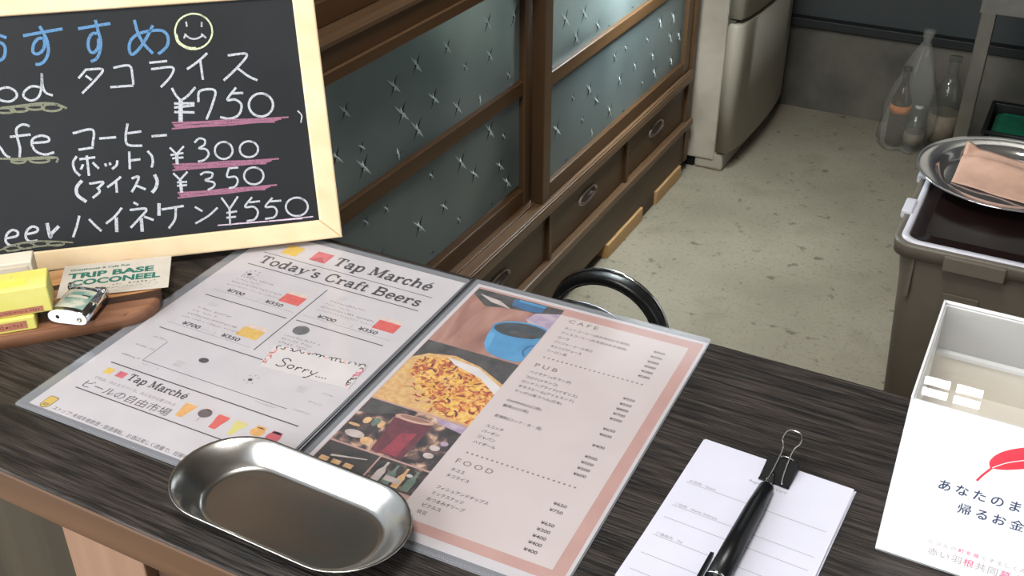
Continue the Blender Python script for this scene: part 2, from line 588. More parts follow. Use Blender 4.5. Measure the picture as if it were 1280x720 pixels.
m_glass = star_glass()
m_star_lit = mat('star_facets_lit', (216, 230, 230), 0.3, 0.0, spec=0.8)  # bright star strokes: glints of the glass put into the colour
m_star_shaded = mat('star_facets_shaded', (26, 33, 34), 0.6, 0.0, spec=0.1)  # dark star strokes: shaded facets of the same glass, painted in
cab = thing('glazed_cabinet', 'old brown wooden cabinet with sliding star-patterned glass doors and a row of drawers', 'cabinet', (-1.03, 1.71, 0))
XF = -0.812
Y0, Y1 = 0.87, 2.545
b = MB()
b.box((-1.24, Y0, 0.036), (-1.225, Y1, 1.72), m_in)                       # back
b.box((-1.24, Y0, 0.036), (XF, Y0 + .03, 1.72), m_cab)                    # ends
b.box((-1.24, Y1 - .028, 0.036), (XF + .004, Y1, 1.72), m_cab)
b.box((-1.24, Y0, 0.255), (XF - .0, Y1, 0.268), m_cab)                    # bottom of the glazed part
b.box((-1.225, Y0 + .03, 0.505), (XF - .10, Y1 - .03, 0.519), m_in)       # shelf
b.box((-1.24, Y0, 0.768), (XF + .002, Y1, 0.798), m_cab)                  # middle board
b.box((-1.24, Y0, 1.70), (XF + .02, Y1, 1.72), m_cab)
b.box((-1.24, Y0, 0.036), (XF - .02, Y1, 0.055), m_cab)
b.box((-.86, Y0, 0.036), (XF, Y1, 0.136), m_cab, 0.002)                   # kick board
b.build('body', m_cab, cab)
b = MB()
b.box((-.86, Y0, 0.2665), (XF + .012, Y1 - .028, 0.286), m_cab_l, 0.003)   # grooved sill of the doors
b.box((-.86, Y0, 0.286), (XF + .0115, Y1 - .028, 0.2905), m_cab_l, 0.001)
for x in (-.830, -.806):
    b.box((x - .0025, Y0, 0.2905), (x + .0025, Y1 - .028, 0.2935), m_cab_l, 0.001)
b.build('door_sill', m_cab_l, cab)
b = MB(); b.box((-.86, Y0, 0.135), (XF + .012, Y1, 0.1535), m_cab_l, 0.003)
b.build('drawer_rail', m_cab_l, cab)
b = MB()
b.box((-.86, Y0, 0.798), (XF + .008, Y1 - .028, 0.806), m_cab_l, 0.002)
b.box((-.86, Y0, 0.750), (XF + .006, Y1 - .028, 0.768), m_cab, 0.002)
b.build('lintel', m_cab_l, cab)
for y in (0.905, 1.3065, 1.7115, 2.1125, 2.5135):
    b = MB(); b.box((-.86, y - .006, 0.153), (XF + .004, y + .006, 0.267), m_cab_v, 0.001)
    b.build('divider', m_cab_v, cab)
for y0, y1 in ((0.912, 1.2995), (1.3135, 1.7045), (1.7185, 2.1055), (2.1195, 2.5065)):
    b = MB()
    b.box((-1.1, y0, 0.1555), (XF - .004, y1, 0.2645), m_cab, 0.0015)
    d = b.build('drawer', m_cab, cab)
    yc, zc = (y0 + y1) / 2 - .006, 0.212
    ov = lambda k, ry, rz, x: (x, yc + ry * math.cos(2 * math.pi * k / 28), zc + rz * math.sin(2 * math.pi * k / 28))
    h = MB()                                                              # sunk oval pull: metal rim round a disc with the hollow's shade painted in
    h.loft([[ov(k, .046, .0165, XF - .0045) for k in range(28)], [ov(k, .045, .0155, XF - .0005) for k in range(28)], [ov(k, .042, .0130, XF - .0005) for k in range(28)], [ov(k, .040, .0115, XF - .0035) for k in range(28)]], m_metal)
    ph = h.build('handle', m_metal, d)
    ph['label'] = 'metal oval pull'
    h = MB()
    h.loft([[ov(k, .0405, .0118, XF - .0036) for k in range(28)], [ov(k, .030, .006, XF - .0038) for k in range(28)]], m_pull_shade, True, False, True)
    h.loft([[(XF - .0036, yc + .039 * math.cos(math.pi * k / 14), zc - .0112 * math.sin(math.pi * k / 14)) for k in range(15)], [(XF + .0040, yc + .034 * math.cos(math.pi * k / 14), zc - .001 - .0085 * math.sin(math.pi * k / 14)) for k in range(15)]], m_metal, closed=False)
    h.build('handle_hollow', m_pull_shade, ph)


def stars(mb, x, y0, y1, z0, z1, rnd, s0=1.0):
    """pressed stars of the glass: crossing raised facets"""
    dy, dz = 0.096, 0.058
    row = 0
    z = z0 + 0.020
    while z < z1 - 0.008:
        y = y0 + 0.02 + (dy / 2 if row % 2 else 0)
        while y < y1 - 0.012:
            yy, zz = y + rnd.uniform(-.026, .026), z + rnd.uniform(-.016, .016)
            s = s0 * rnd.choice((0.45, 0.7, 0.85, 1.0, 1.0))
            a0 = rnd.uniform(-0.12, 0.12)
            for ang, ln, mm, w in ((0.92, 0.022, m_star_shaded, .0021), (0.05, 0.009, m_star_shaded, .0015), (-0.79, 0.027, m_star_lit, .0029), (1.75, 0.012, m_star_lit, .0024)):
                a = ang + a0
                L = ln * s
                w = w * (0.5 + 0.5 * s)
                c, sn = math.cos(a), math.sin(a)
                pts = [(-L, 0), (L * .25, w), (L, 0), (L * .25, -w)]
                if min(yy + L * abs(c), yy - L * abs(c)) < y0 + .004 or yy + L * abs(c) > y1 - .004 or zz - L * abs(sn) < z0 + .003 or zz + L * abs(sn) > z1 - .003:
                    continue
                q = [mb.v((x, yy + p[0] * c - p[1] * sn, zz + p[0] * sn + p[1] * c)) for p in pts]
                t = mb.v((x + (0.0024 if mm is m_star_lit else 0.0012), yy, zz))
                for i in range(4):
                    mb.face([q[i], q[(i + 1) % 4], t], mm)
            y += dy
        z += dz
        row += 1


def glass_door(x, y0, y1, z0, z1, seed, panes, stile=0.033, low=0.034, top=0.026):
    d = MB()
    th = 0.026
    d.box((x - th, y0, z0), (x, y0 + stile, z1), m_cab_v, 0.002)
    d.box((x - th, y1 - stile, z0), (x, y1, z1), m_cab_v, 0.002)
    d.box((x - th, y0 + stile, z0), (x - .001, y1 - stile, z0 + low), m_cab, 0.002)
    d.box((x - th, y0 + stile, z1 - top), (x - .001, y1 - stile, z1), m_cab, 0.002)
    for (a, c), (e, f) in zip(panes, panes[1:]):
        d.box((x - th, y0 + stile, c), (x - .002, y1 - stile, e), m_cab, 0.002)
    o = d.build('sliding_door', m_cab_v, cab)
    rnd = random.Random(seed)
    for a, c in panes:
        g = MB()
        g.box((x - .014, y0 + stile - .004, a - .004), (x - .011, y1 - stile + .004, c + .004), m_glass)
        stars(g, x - .0109, y0 + stile, y1 - stile, a, c, rnd)
        g.build('pane', m_glass, o)
    return o


# lower pair: the nearer door runs in the back groove; upper pair above the lintel
glass_door(-0.843, 0.90, 1.695, 0.2905, 0.768, 3, ((0.336, 0.515), (0.543, 0.735)))
glass_door(-0.812, 1.680, 2.505, 0.2905, 0.768, 8, ((0.3235, 0.5195), (0.5465, 0.735)))
glass_door(-0.843, 0.90, 1.695, 0.806, 1.70, 5, ((0.852, 1.24), (1.27, 1.67)))
glass_door(-0.812, 1.680, 2.505, 0.806, 1.70, 6, ((0.852, 1.24), (1.27, 1.67)))

m_block = wood_mat('pale_pine_block', (176, 138, 92), (198, 160, 112), 'Y', 0.6)
m_block_d = wood_mat('dark_wood_block', (70, 50, 36), (86, 64, 46), 'Y', 0.6)
for y0, y1, m, lab in ((2.017, 2.232, m_block, 'pale pine block under the cabinet, nearest one in view'), (2.325, 2.500, m_block, 'pale pine block under the far end of the cabinet by the fridge'), (2.236, 2.321, m_block_d, 'dark brown wood block between the two pale blocks under the cabinet'),
                       (0.93, 1.13, m_block_d, 'dark wood block under the near end of the cabinet')):
    b = MB(); b.box((-1.20, y0, 0.0), (-0.8065 if m is m_block else -0.812, y1, 0.0355), m, 0.0015)
    tag(b.build('support_block', m), lab, 'wood block', 'blocks under the cabinet')

# ================================================================ fridge
m_fr = mat('fridge_cream_white', (146, 138, 124), 0.45, 0, (152, 144, 130), 6)
m_fr_side = mat('fridge_side_grey', (130, 121, 107), 0.5, 0, (164, 154, 140), 6)
m_gasket = mat('dark_gasket', (58, 50, 40), 0.7)
m_black = mat('black_plastic', (14, 14, 15), 0.55, 0, (18, 18, 19), 20, spec=0.25)
fr = thing('fridge', 'cream white two-door fridge standing against the back wall beside the cabinet', 'fridge', (-0.98, 2.84, 0))
b = MB(); b.box((-1.27, 2.579, 0.028), (-0.745, 3.095, 1.32), m_fr_side, 0.006); b.build('body', m_fr_side, fr)


def fridge_door(z0, z1, notch):
    out = []
    n = 14
    for i in range(n + 1):
        t = i / n
        y = 2.575 + 0.522 * t
        x = -0.712 + 0.022 * (1 - (2 * t - 1) ** 2) ** 0.6 * 1.0
        out.append((x, y))
    poly = [(-0.742, 2.575)] + out + [(-0.742, 3.097)]
    bb = MB(); bb.prism(poly, z0, z1, m_fr, 0.007, 3)
    o = bb.build('door', m_fr, fr)
    hh = MB()                                            # scooped grip in the upper far corner
    pts = []
    for k in range(13):
        t = k / 12
        yy = 2.90 + 0.17 * t
        pts.append((-0.6935 + (-.012) * max(0, (t - .3)), yy, notch + 0.052 * math.sin(math.pi * (0.15 + 0.7 * t)) * (-1 if notch < z1 - .02 and notch > z0 + .1 else 1)))
    hh.tube(pts, 0.0045, m_fr, 8)
    hh.build('grip', m_fr, o)
    return o


fridge_door(0.058, 0.402, 0.388)
fridge_door(0.416, 1.30, 0.432)
b = MB()
b.box((-0.7455, 2.585, 0.07), (-0.7405, 3.088, 0.395), m_gasket); b.box((-0.7455, 2.585, 0.425), (-0.7405, 3.088, 1.29), m_gasket); b.box((-0.746, 2.583, 0.40), (-0.726, 3.09, 0.418), m_gasket)
b.build('gasket', m_gasket, fr)
b = MB(); b.box((-0.80, 2.583, 0.0), (-0.722, 3.09, 0.052), m_fr, 0.008); b.build('plinth', m_fr, fr)
b = MB(); b.box((-1.25, 2.588, 0.0), (-0.802, 3.08, 0.030), m_black); b.build('base', m_black, fr)

# ================================================================ small child's stool behind the counter
m_vinyl = mat('black_vinyl', (22, 22, 23), 0.35, 0, (30, 30, 31), 40, bump=0.1)
m_chrome = mat('chrome', (225, 226, 228), 0.12, 1.0, (205, 206, 208), 20)
stool = thing('low_stool', 'low black vinyl stool with a ring-shaped backrest and chrome band, behind the counter', 'stool', (-0.592, 1.43, 0))
SX, SY = -0.5945, 1.50


def arch(ro, zc, off, n=30):
    pts = []
    for k in range(n + 1):
        a = math.pi * (1.28 - 1.56 * k / n)
        pts.append((SX + ro * math.cos(a), SY + off, zc + ro * math.sin(a)))
    return pts


b = MB()
rings = []
for k in range(41):
    a = math.pi * (1.32 - 1.64 * k / 40)
    c, s = math.cos(a), math.sin(a)
    ring = []
    for j in range(14):
        t = 2 * math.pi * j / 14
        rr = 0.1035 + 0.0085 * math.copysign(abs(math.cos(t)) ** 0.6, math.cos(t))
        yy = 0.017 * math.copysign(abs(math.sin(t)) ** 0.45, math.sin(t))
        ring.append((SX + rr * c, SY + yy, 0.180 + rr * s))
    rings.append(ring)
b.loft(rings, m_vinyl, True, True, True)
b.build('backrest', m_vinyl, stool)
b = MB(); b.tube(arch(0.1125, 0.180, 0.009), 0.0032, m_chrome, 8); b.tube(arch(0.0948, 0.180, -0.012), 0.0020, m_vinyl, 8)
b.build('backrest_trim', m_chrome, stool)
b = MB(); b.lathe([(0.10, 0.195), (0.112, 0.199), (0.114, 0.213), (0.111, 0.226), (0.085, 0.231), (0.0001, 0.232)], (SX - .036, SY - 0.122, 0), 40, m_vinyl)
b.build('seat', m_vinyl, stool)
b = MB(); b.tube([(SX - .036 + 0.1145 * math.cos(2 * math.pi * k / 40), SY - .122 + 0.1145 * math.sin(2 * math.pi * k / 40), 0.222) for k in range(40)], 0.004, m_chrome, 8, True)
b.build('seat_band', m_chrome, stool)
for dx in (-1, 1):
    b = MB(); b.tube(smooth([(SX + dx * .085, SY, 0.13), (SX + dx * .088, SY + .0, 0.08), (SX + dx * .095, SY + .01, 0.0)]), 0.006, m_chrome, 10)
    b.build('leg', m_chrome, stool)
    b = MB(); b.tube([(SX - .018 + dx * .07, SY - .2, 0.197), (SX - .018 + dx * .09, SY - .225, 0.0)], 0.006, m_chrome, 10)
    b.build('leg', m_chrome, stool)
    b = MB(); b.tube([(SX + dx * .086, SY, 0.12), (SX - .018 + dx * .075, SY - .1, 0.197)], 0.006, m_chrome, 10)
    b.build('side_rail', m_chrome, stool)

# chalk strokes on the board: colour, width mm, points mm from the lower right corner of the board
CHALK = [
('blue',2.6,[(-253.2,206.6),(-237.2,208.4),(-220.0,210.1)]),
('blue',2.6,[(-238.5,213.8),(-235.9,206.8),(-234.2,200.6),(-234.6,191.4),(-238.6,184.1),(-243.4,181.4),(-246.8,181.7)]),
('blue',2.6,[(-236.5,203.0),(-240.9,203.4),(-245.4,199.1),(-247.2,192.4),(-243.6,190.3),(-238.7,193.3),(-236.4,199.2),(-236.8,203.0)]),
('blue',2.6,[(-279.4,207.1),(-273.4,208.4),(-270.6,207.9),(-266.9,205.8)]),
('blue',2.6,[(-275.8,202.3),(-271.6,201.9),(-269.3,198.0),(-270.6,191.3),(-273.8,187.7),(-277.5,187.2)]),
('blue',2.6,[(-207.2,209.2),(-194.0,210.5),(-179.7,211.7)]),
('blue',2.6,[(-191.8,215.7),(-190.9,206.4),(-190.0,197.1),(-192.1,188.0),(-195.9,182.1),(-200.7,180.2)]),
('blue',2.6,[(-192.0,204.2),(-196.5,203.8),(-200.3,197.9),(-200.7,190.3),(-197.4,187.7),(-193.0,192.0),(-191.5,199.5)]),
('blue',2.6,[(-159.1,213.3),(-157.7,202.4),(-154.4,192.8),(-147.5,182.9)]),
('blue',2.6,[(-144.0,207.5),(-150.8,197.2),(-158.1,188.4),(-164.9,183.5),(-167.0,187.6),(-165.0,195.2),(-157.9,200.8),(-147.0,202.8),(-137.1,202.3),(-132.7,197.3),(-133.8,189.6),(-138.8,184.6),(-143.0,182.2)]),
('white',2.0,[(-280.7,161.6),(-277.6,163.3),(-271.7,163.6),(-266.5,159.6),(-266.5,155.0),(-272.1,151.7),(-279.1,153.1),(-281.7,155.6)]),
('white',2.0,[(-245.7,161.6),(-252.8,163.0),(-259.3,159.0),(-260.3,154.4),(-255.4,150.9),(-249.3,152.7),(-245.2,160.0),(-242.7,173.7),(-243.7,163.0),(-242.0,156.7),(-236.6,153.6)]),
('white',2.0,[(-205.4,174.0),(-213.1,166.6)]),
('white',2.0,[(-205.4,173.6),(-191.8,172.5),(-199.4,163.8),(-212.1,153.3)]),
('white',2.0,[(-206.9,168.4),(-202.3,164.1)]),
('white',2.0,[(-182.6,173.3),(-168.9,174.0),(-167.6,164.2),(-167.8,157.2)]),
('white',2.0,[(-187.6,156.6),(-167.9,156.4)]),
('white',2.0,[(-151.6,175.1),(-136.2,175.4)]),
('white',2.0,[(-150.9,169.4),(-132.4,169.5),(-135.1,161.5),(-144.7,152.9)]),
('grey',1.9,[(-283.1,146.2),(-271.4,147.0),(-259.6,147.4),(-246.3,147.8),(-234.8,146.0),(-226.6,141.4)]),
('grey',1.9,[(-274.5,145.9),(-271.5,145.0),(-269.9,144.0),(-270.0,143.0),(-271.7,142.2),(-274.7,141.9),(-278.4,142.1),(-281.9,142.7),(-284.4,143.6),(-285.5,144.7),(-284.8,145.6),(-282.6,146.2),(-279.3,146.4),(-275.6,146.1),(-272.4,145.3)]),
('grey',1.9,[(-263.0,146.2),(-260.3,145.3),(-258.9,144.3),(-258.9,143.2),(-260.6,142.4),(-263.3,142.0),(-266.7,142.1),(-269.9,142.7),(-272.2,143.6),(-273.1,144.7),(-272.5,145.8),(-270.4,146.5),(-267.4,146.7),(-264.0,146.4),(-261.1,145.7)]),
('grey',1.9,[(-249.8,146.3),(-247.1,145.5),(-245.6,144.5),(-245.6,143.6),(-247.2,142.9),(-250.0,142.6),(-253.4,142.7),(-256.6,143.3),(-258.9,144.1),(-259.9,145.1),(-259.3,146.0),(-257.3,146.6),(-254.2,146.7),(-250.8,146.5),(-247.8,145.8)]),
('grey',1.9,[(-235.6,145.5),(-232.6,144.5),(-231.0,143.1),(-231.1,141.8),(-233.0,140.7),(-236.1,140.1),(-239.8,140.2),(-243.3,141.0),(-245.9,142.1),(-246.9,143.5),(-246.2,144.8),(-243.9,145.8),(-240.5,146.1),(-236.8,145.8),(-233.5,144.9)]),
('grey',1.9,[(-280.1,146.8),(-262.6,147.1),(-246.4,147.2)]),
('lime',1.5,[(-102.0,213.5),(-97.8,210.6),(-94.9,206.4),(-93.6,201.5),(-94.0,196.4),(-96.2,191.6),(-99.8,187.7),(-104.5,185.0),(-109.8,183.9),(-115.1,184.5),(-119.7,186.7),(-123.3,190.3),(-125.5,194.9),(-125.9,199.9),(-124.6,204.9),(-121.8,209.3),(-117.6,212.7),(-112.6,214.6),(-107.3,214.9),(-102.2,213.6),(-98.0,210.7)]),
('lime',2.6,[(-125.4,198.3),(-124.1,191.2),(-117.1,185.5),(-109.6,184.3)]),
('white',1.5,[(-115.1,208.5),(-115.1,204.1)]),
('white',1.5,[(-101.8,207.2),(-102.4,202.9)]),
('white',1.5,[(-119.1,193.9),(-117.0,198.0)]),
('white',1.5,[(-117.4,197.0),(-113.0,193.5),(-107.6,193.1),(-102.1,195.5)]),
('white',1.5,[(-103.5,197.0),(-99.8,192.9)]),
('white',2.1,[(-100.6,179.5),(-109.6,172.8),(-120.0,166.8)]),
('white',2.1,[(-107.5,174.2),(-107.4,156.3)]),
('white',2.1,[(-82.9,176.1),(-66.0,175.9),(-74.4,165.9),(-89.4,154.1)]),
('white',2.1,[(-76.2,164.5),(-67.7,156.6),(-59.6,151.6)]),
('white',2.1,[(-135.4,151.3),(-132.8,144.7),(-129.3,139.6)]),
('white',2.1,[(-114.9,150.3),(-122.9,143.0),(-129.3,139.6)]),
('white',2.1,[(-135.3,137.5),(-117.6,136.2)]),
('white',2.1,[(-135.8,133.9),(-117.9,134.3)]),
('white',2.1,[(-136.3,130.0),(-118.7,128.0)]),
('white',2.1,[(-114.1,136.7),(-111.5,146.5),(-98.3,146.0),(-102.4,133.2),(-109.1,120.7)]),
('white',2.1,[(-79.3,146.9),(-88.5,136.8),(-81.5,136.2),(-76.6,130.9),(-80.1,122.4),(-88.4,119.5),(-96.8,121.8)]),
('white',2.1,[(-83.9,142.0),(-73.6,141.6)]),
('white',2.1,[(-54.2,138.7),(-50.4,135.5),(-48.5,131.1),(-49.0,126.2),(-51.8,122.0),(-56.2,119.4),(-61.2,119.0),(-65.9,120.9),(-69.0,124.6),(-70.1,129.3),(-68.8,134.0),(-65.4,137.7),(-60.7,139.6),(-55.7,139.3),(-51.4,136.8)]),
('white',3.8,[(-129.3,139.6),(-132.0,119.7)]),
('white',1.2,[(-27.0,121.2),(-23.8,116.4),(-25.4,110.0)]),
('pink',1.5,[(-139.6,120.7),(-112.3,118.9),(-88.3,118.4),(-64.2,116.9),(-35.9,116.0)]),
('pink',1.5,[(-138.7,118.4),(-114.9,118.1),(-87.3,116.5),(-63.0,116.1),(-42.8,115.0)]),
('pink',1.5,[(-137.6,117.1),(-114.0,116.0),(-89.9,115.9),(-62.0,114.4),(-45.7,114.5)]),
('pink',1.5,[(-140.4,115.3),(-112.9,114.9),(-88.9,114.0),(-64.6,114.0),(-48.7,112.9)]),
('pink',1.5,[(-144.3,83.5),(-119.1,81.7),(-97.3,81.2),(-75.5,79.8),(-49.4,79.0)]),
('pink',1.5,[(-143.3,81.2),(-121.8,80.9),(-96.3,79.3),(-74.3,79.0),(-56.0,77.9)]),
('pink',1.5,[(-142.3,79.9),(-120.8,78.9),(-98.9,78.7),(-73.2,77.3),(-58.5,77.4)]),
('pink',1.5,[(-145.0,78.1),(-119.7,77.7),(-97.9,76.8),(-75.9,76.8),(-61.2,75.8)]),
('pink',1.5,[(-143.2,57.5),(-119.4,56.2),(-99.0,56.3),(-78.6,55.5),(-54.1,55.2)]),
('pink',1.5,[(-142.2,55.4),(-122.0,55.7),(-98.0,54.6),(-77.4,54.8),(-60.3,54.2)]),
('pink',1.5,[(-141.1,54.4),(-121.0,53.8),(-100.6,54.2),(-76.3,53.2),(-62.6,53.7)]),
('pink',1.5,[(-143.8,52.8),(-119.9,52.9),(-99.6,52.5),(-78.9,53.0),(-65.0,52.2)]),
('pale',1.1,[(-111.9,23.9),(-67.3,22.6),(-24.8,22.2)]),
('pale',1.1,[(-96.2,23.7),(-64.1,22.5),(-34.8,21.5)]),
('white',2.1,[(-259.5,128.9),(-265.0,130.9),(-270.7,127.6),(-271.1,119.9),(-270.4,110.5),(-272.0,102.9)]),
('white',2.1,[(-277.1,121.2),(-259.9,121.6)]),
('white',2.1,[(-259.5,114.1),(-247.0,114.1),(-245.7,117.4),(-251.3,119.8),(-258.2,117.9),(-260.2,112.6),(-257.1,106.0),(-250.1,103.0),(-242.8,104.3)]),
('white',2.1,[(-287.9,115.3),(-285.6,111.2),(-283.5,106.4),(-279.8,103.3)]),
('white',2.1,[(-225.0,119.3),(-207.9,120.8),(-210.0,106.4)]),
('white',2.1,[(-222.3,104.5),(-209.4,105.2)]),
('white',2.1,[(-203.5,112.6),(-189.0,112.4)]),
('white',2.1,[(-177.6,123.5),(-180.7,112.7),(-179.9,104.7),(-167.9,102.7)]),
('white',2.1,[(-178.9,114.9),(-166.9,115.4)]),
('white',2.1,[(-158.7,110.3),(-145.3,110.1)]),
('white',2.1,[(-224.6,98.9),(-228.4,93.7),(-227.9,86.6),(-224.2,81.4)]),
('white',2.1,[(-222.8,96.0),(-209.2,96.5)]),
('white',2.1,[(-216.1,98.8),(-216.8,80.7)]),
('white',2.1,[(-220.2,91.3),(-222.9,86.9)]),
('white',2.1,[(-212.1,92.1),(-207.6,86.1)]),
('white',2.1,[(-201.7,90.2),(-201.1,87.5)]),
('white',2.1,[(-197.9,90.6),(-197.2,88.2)]),
('white',2.1,[(-190.9,91.8),(-192.2,87.7),(-196.5,84.6)]),
('white',2.1,[(-179.7,98.6),(-181.4,82.9)]),
('white',2.1,[(-179.9,90.7),(-171.1,90.8)]),
('white',2.1,[(-164.0,97.6),(-160.9,92.5),(-160.9,86.9),(-162.6,82.5)]),
('white',2.1,[(-217.8,73.6),(-205.6,73.9),(-210.9,68.9)]),
('white',2.1,[(-211.5,69.8),(-209.9,65.6),(-216.6,60.7)]),
('white',2.1,[(-189.9,77.1),(-195.9,72.9),(-202.9,68.8)]),
('white',2.1,[(-194.7,72.8),(-195.4,63.2)]),
('white',2.1,[(-181.1,74.5),(-174.8,75.5),(-178.1,68.6),(-182.8,62.2)]),
('white',2.1,[(-177.9,67.8),(-170.3,63.4)]),
('white',2.1,[(-230.1,46.2),(-233.7,37.0),(-238.2,27.6)]),
('white',2.1,[(-222.4,42.2),(-218.0,36.0),(-213.5,30.4)]),
('white',2.1,[(-193.1,49.3),(-200.3,42.1),(-208.7,36.6)]),
('white',2.1,[(-186.6,46.5),(-172.3,45.9),(-179.3,38.1),(-188.1,30.5)]),
('white',2.1,[(-175.3,39.3),(-167.3,35.1)]),
('white',2.1,[(-182.6,53.0),(-178.8,50.2)]),
('white',2.1,[(-159.1,43.9),(-139.4,45.0)]),
('white',2.1,[(-146.6,44.2),(-148.8,33.8),(-155.3,26.1)]),
('white',2.1,[(-293.6,33.2),(-285.0,34.2),(-283.5,37.7),(-287.6,39.8),(-292.5,36.7),(-294.5,30.6),(-291.4,26.5),(-286.7,26.5)]),
('white',2.1,[(-276.8,34.8),(-268.4,35.9),(-266.5,38.9),(-270.6,41.0),(-275.6,37.9),(-277.5,32.2),(-274.8,28.2),(-268.1,28.2)]),
('white',2.9,[(-223.3,77.1),(-228.6,71.6),(-228.9,64.5),(-222.4,57.9)]),
('white',2.9,[(-160.9,75.9),(-159.4,69.8),(-161.8,63.6),(-165.4,60.0)]),
('white',2.9,[(-199.2,41.1),(-200.5,28.0)]),
('white',2.9,[(-177.8,37.9),(-178.7,25.8)]),
('white',2.9,[(-160.6,49.8),(-162.2,38.6)]),
('white',2.9,[(-258.0,42.7),(-257.3,30.2),(-255.4,33.2),(-248.6,38.8)]),
('grey',1.8,[(-289.8,103.4),(-272.5,101.4),(-257.8,101.1),(-241.7,99.5),(-242.1,95.1)]),
('grey',1.8,[(-271.2,101.1),(-269.0,100.4),(-267.8,99.5),(-267.9,98.6),(-269.2,98.0),(-271.5,97.7),(-274.1,97.8),(-276.7,98.3),(-278.5,99.1),(-279.3,100.0),(-278.8,100.8),(-277.1,101.4),(-274.7,101.5),(-272.0,101.3),(-269.6,100.6)]),
('grey',1.8,[(-252.8,100.0),(-249.8,99.2),(-248.1,98.2),(-248.2,97.2),(-250.0,96.5),(-253.0,96.3),(-256.8,96.5),(-260.3,97.1),(-262.9,98.0),(-264.0,99.0),(-263.3,99.9),(-261.1,100.5),(-257.7,100.6),(-254.0,100.2),(-250.7,99.5)]),
('grey',1.8,[(-278.5,100.7),(-258.0,99.9),(-243.2,99.3)]),
('grey',1.3,[(-302.3,22.8),(-286.9,27.0),(-271.9,27.9),(-254.2,25.8),(-238.9,22.9)]),
('grey',1.3,[(-287.7,25.5),(-285.2,24.6),(-283.9,23.5),(-284.0,22.5),(-285.5,21.7),(-288.0,21.4),(-291.1,21.6),(-293.9,22.2),(-296.0,23.2),(-296.9,24.3),(-296.3,25.2),(-294.4,25.9),(-291.7,26.0),(-288.6,25.7),(-285.9,24.9)]),
('grey',1.3,[(-275.6,26.7),(-273.2,25.8),(-271.9,24.6),(-272.0,23.4),(-273.5,22.5),(-276.0,22.1),(-279.1,22.2),(-282.0,22.9),(-284.1,24.0),(-284.9,25.2),(-284.3,26.3),(-282.4,27.1),(-279.6,27.3),(-276.5,27.0),(-273.9,26.1)]),
('grey',1.3,[(-263.9,27.0),(-261.7,26.1),(-260.6,25.0),(-260.7,24.0),(-262.0,23.2),(-264.3,22.9),(-267.0,23.0),(-269.6,23.6),(-271.4,24.6),(-272.2,25.6),(-271.7,26.6),(-270.0,27.3),(-267.5,27.5),(-264.7,27.2),(-262.3,26.4)]),
('grey',1.3,[(-250.4,25.1),(-247.9,24.3),(-246.6,23.3),(-246.6,22.4),(-248.1,21.8),(-250.7,21.5),(-253.7,21.7),(-256.7,22.4),(-258.8,23.2),(-259.7,24.2),(-259.2,25.0),(-257.3,25.5),(-254.5,25.6),(-251.4,25.3),(-248.6,24.6)]),
('grey',1.3,[(-295.1,21.6),(-269.7,22.8),(-248.7,22.4)]),
('white',1.8,[(-144.5,98.8),(-139.5,92.4)]),
('white',1.8,[(-132.1,98.7),(-139.2,92.4)]),
('white',1.8,[(-144.7,91.9),(-133.2,92.7)]),
('white',1.8,[(-143.6,88.8),(-133.7,88.8)]),
('white',1.8,[(-122.4,101.0),(-118.0,104.3),(-113.1,102.6),(-114.1,98.2),(-119.2,95.5),(-113.1,94.1),(-111.4,89.1),(-115.9,84.7),(-121.6,83.7)]),
('white',1.8,[(-93.9,98.3),(-91.1,96.0),(-89.8,92.6),(-90.2,89.0),(-92.2,86.0),(-95.4,84.1),(-99.1,83.8),(-102.5,85.2),(-104.8,88.0),(-105.5,91.5),(-104.6,95.0),(-102.1,97.7),(-98.7,99.1),(-95.0,98.8),(-91.9,96.9)]),
('white',1.8,[(-71.3,96.8),(-68.4,94.6),(-67.0,91.4),(-67.4,88.0),(-69.4,85.1),(-72.8,83.4),(-76.6,83.2),(-80.2,84.5),(-82.6,87.1),(-83.4,90.4),(-82.5,93.7),(-79.9,96.3),(-76.4,97.5),(-72.5,97.2),(-69.3,95.4)]),
('white',1.8,[(-144.6,75.5),(-139.6,69.0)]),
('white',1.8,[(-132.1,75.5),(-139.3,69.0)]),
('white',1.8,[(-142.4,66.9),(-133.6,66.5)]),
('white',1.8,[(-142.8,63.7),(-134.0,63.6)]),
('white',1.8,[(-121.3,71.5),(-116.7,73.4),(-110.5,72.0),(-111.9,68.1),(-117.6,66.2),(-110.4,63.5),(-110.6,59.8),(-116.5,57.2)]),
('white',1.8,[(-95.0,75.3),(-97.7,67.4),(-90.6,66.6),(-88.8,62.4),(-91.8,57.8),(-97.5,56.7)]),
('white',1.8,[(-95.1,74.8),(-86.7,74.7)]),
('white',1.8,[(-69.8,72.6),(-66.7,70.2),(-65.2,66.8),(-65.6,63.2),(-67.8,60.1),(-71.3,58.2),(-75.4,58.0),(-79.2,59.5),(-81.8,62.3),(-82.7,65.9),(-81.6,69.4),(-78.9,72.1),(-75.1,73.4),(-71.0,73.1),(-67.6,71.1)]),
('white',1.8,[(-105.4,48.9),(-99.5,38.1)]),
('white',1.8,[(-90.6,48.3),(-99.1,38.1)]),
('white',1.8,[(-99.5,38.1),(-100.9,22.6)]),
('white',1.8,[(-102.8,34.4),(-93.1,34.9)]),
('white',1.8,[(-103.4,30.0),(-94.6,30.1)]),
('white',1.8,[(-78.0,46.4),(-85.5,38.2),(-77.6,37.3),(-74.5,32.0),(-78.2,25.8),(-85.6,25.0)]),
('white',1.8,[(-81.0,41.8),(-71.3,41.9)]),
('white',1.8,[(-59.7,43.9),(-67.2,36.2),(-60.0,35.4),(-57.3,30.9),(-60.4,25.8),(-68.9,25.1)]),
('white',1.8,[(-63.4,40.7),(-52.1,40.3)]),
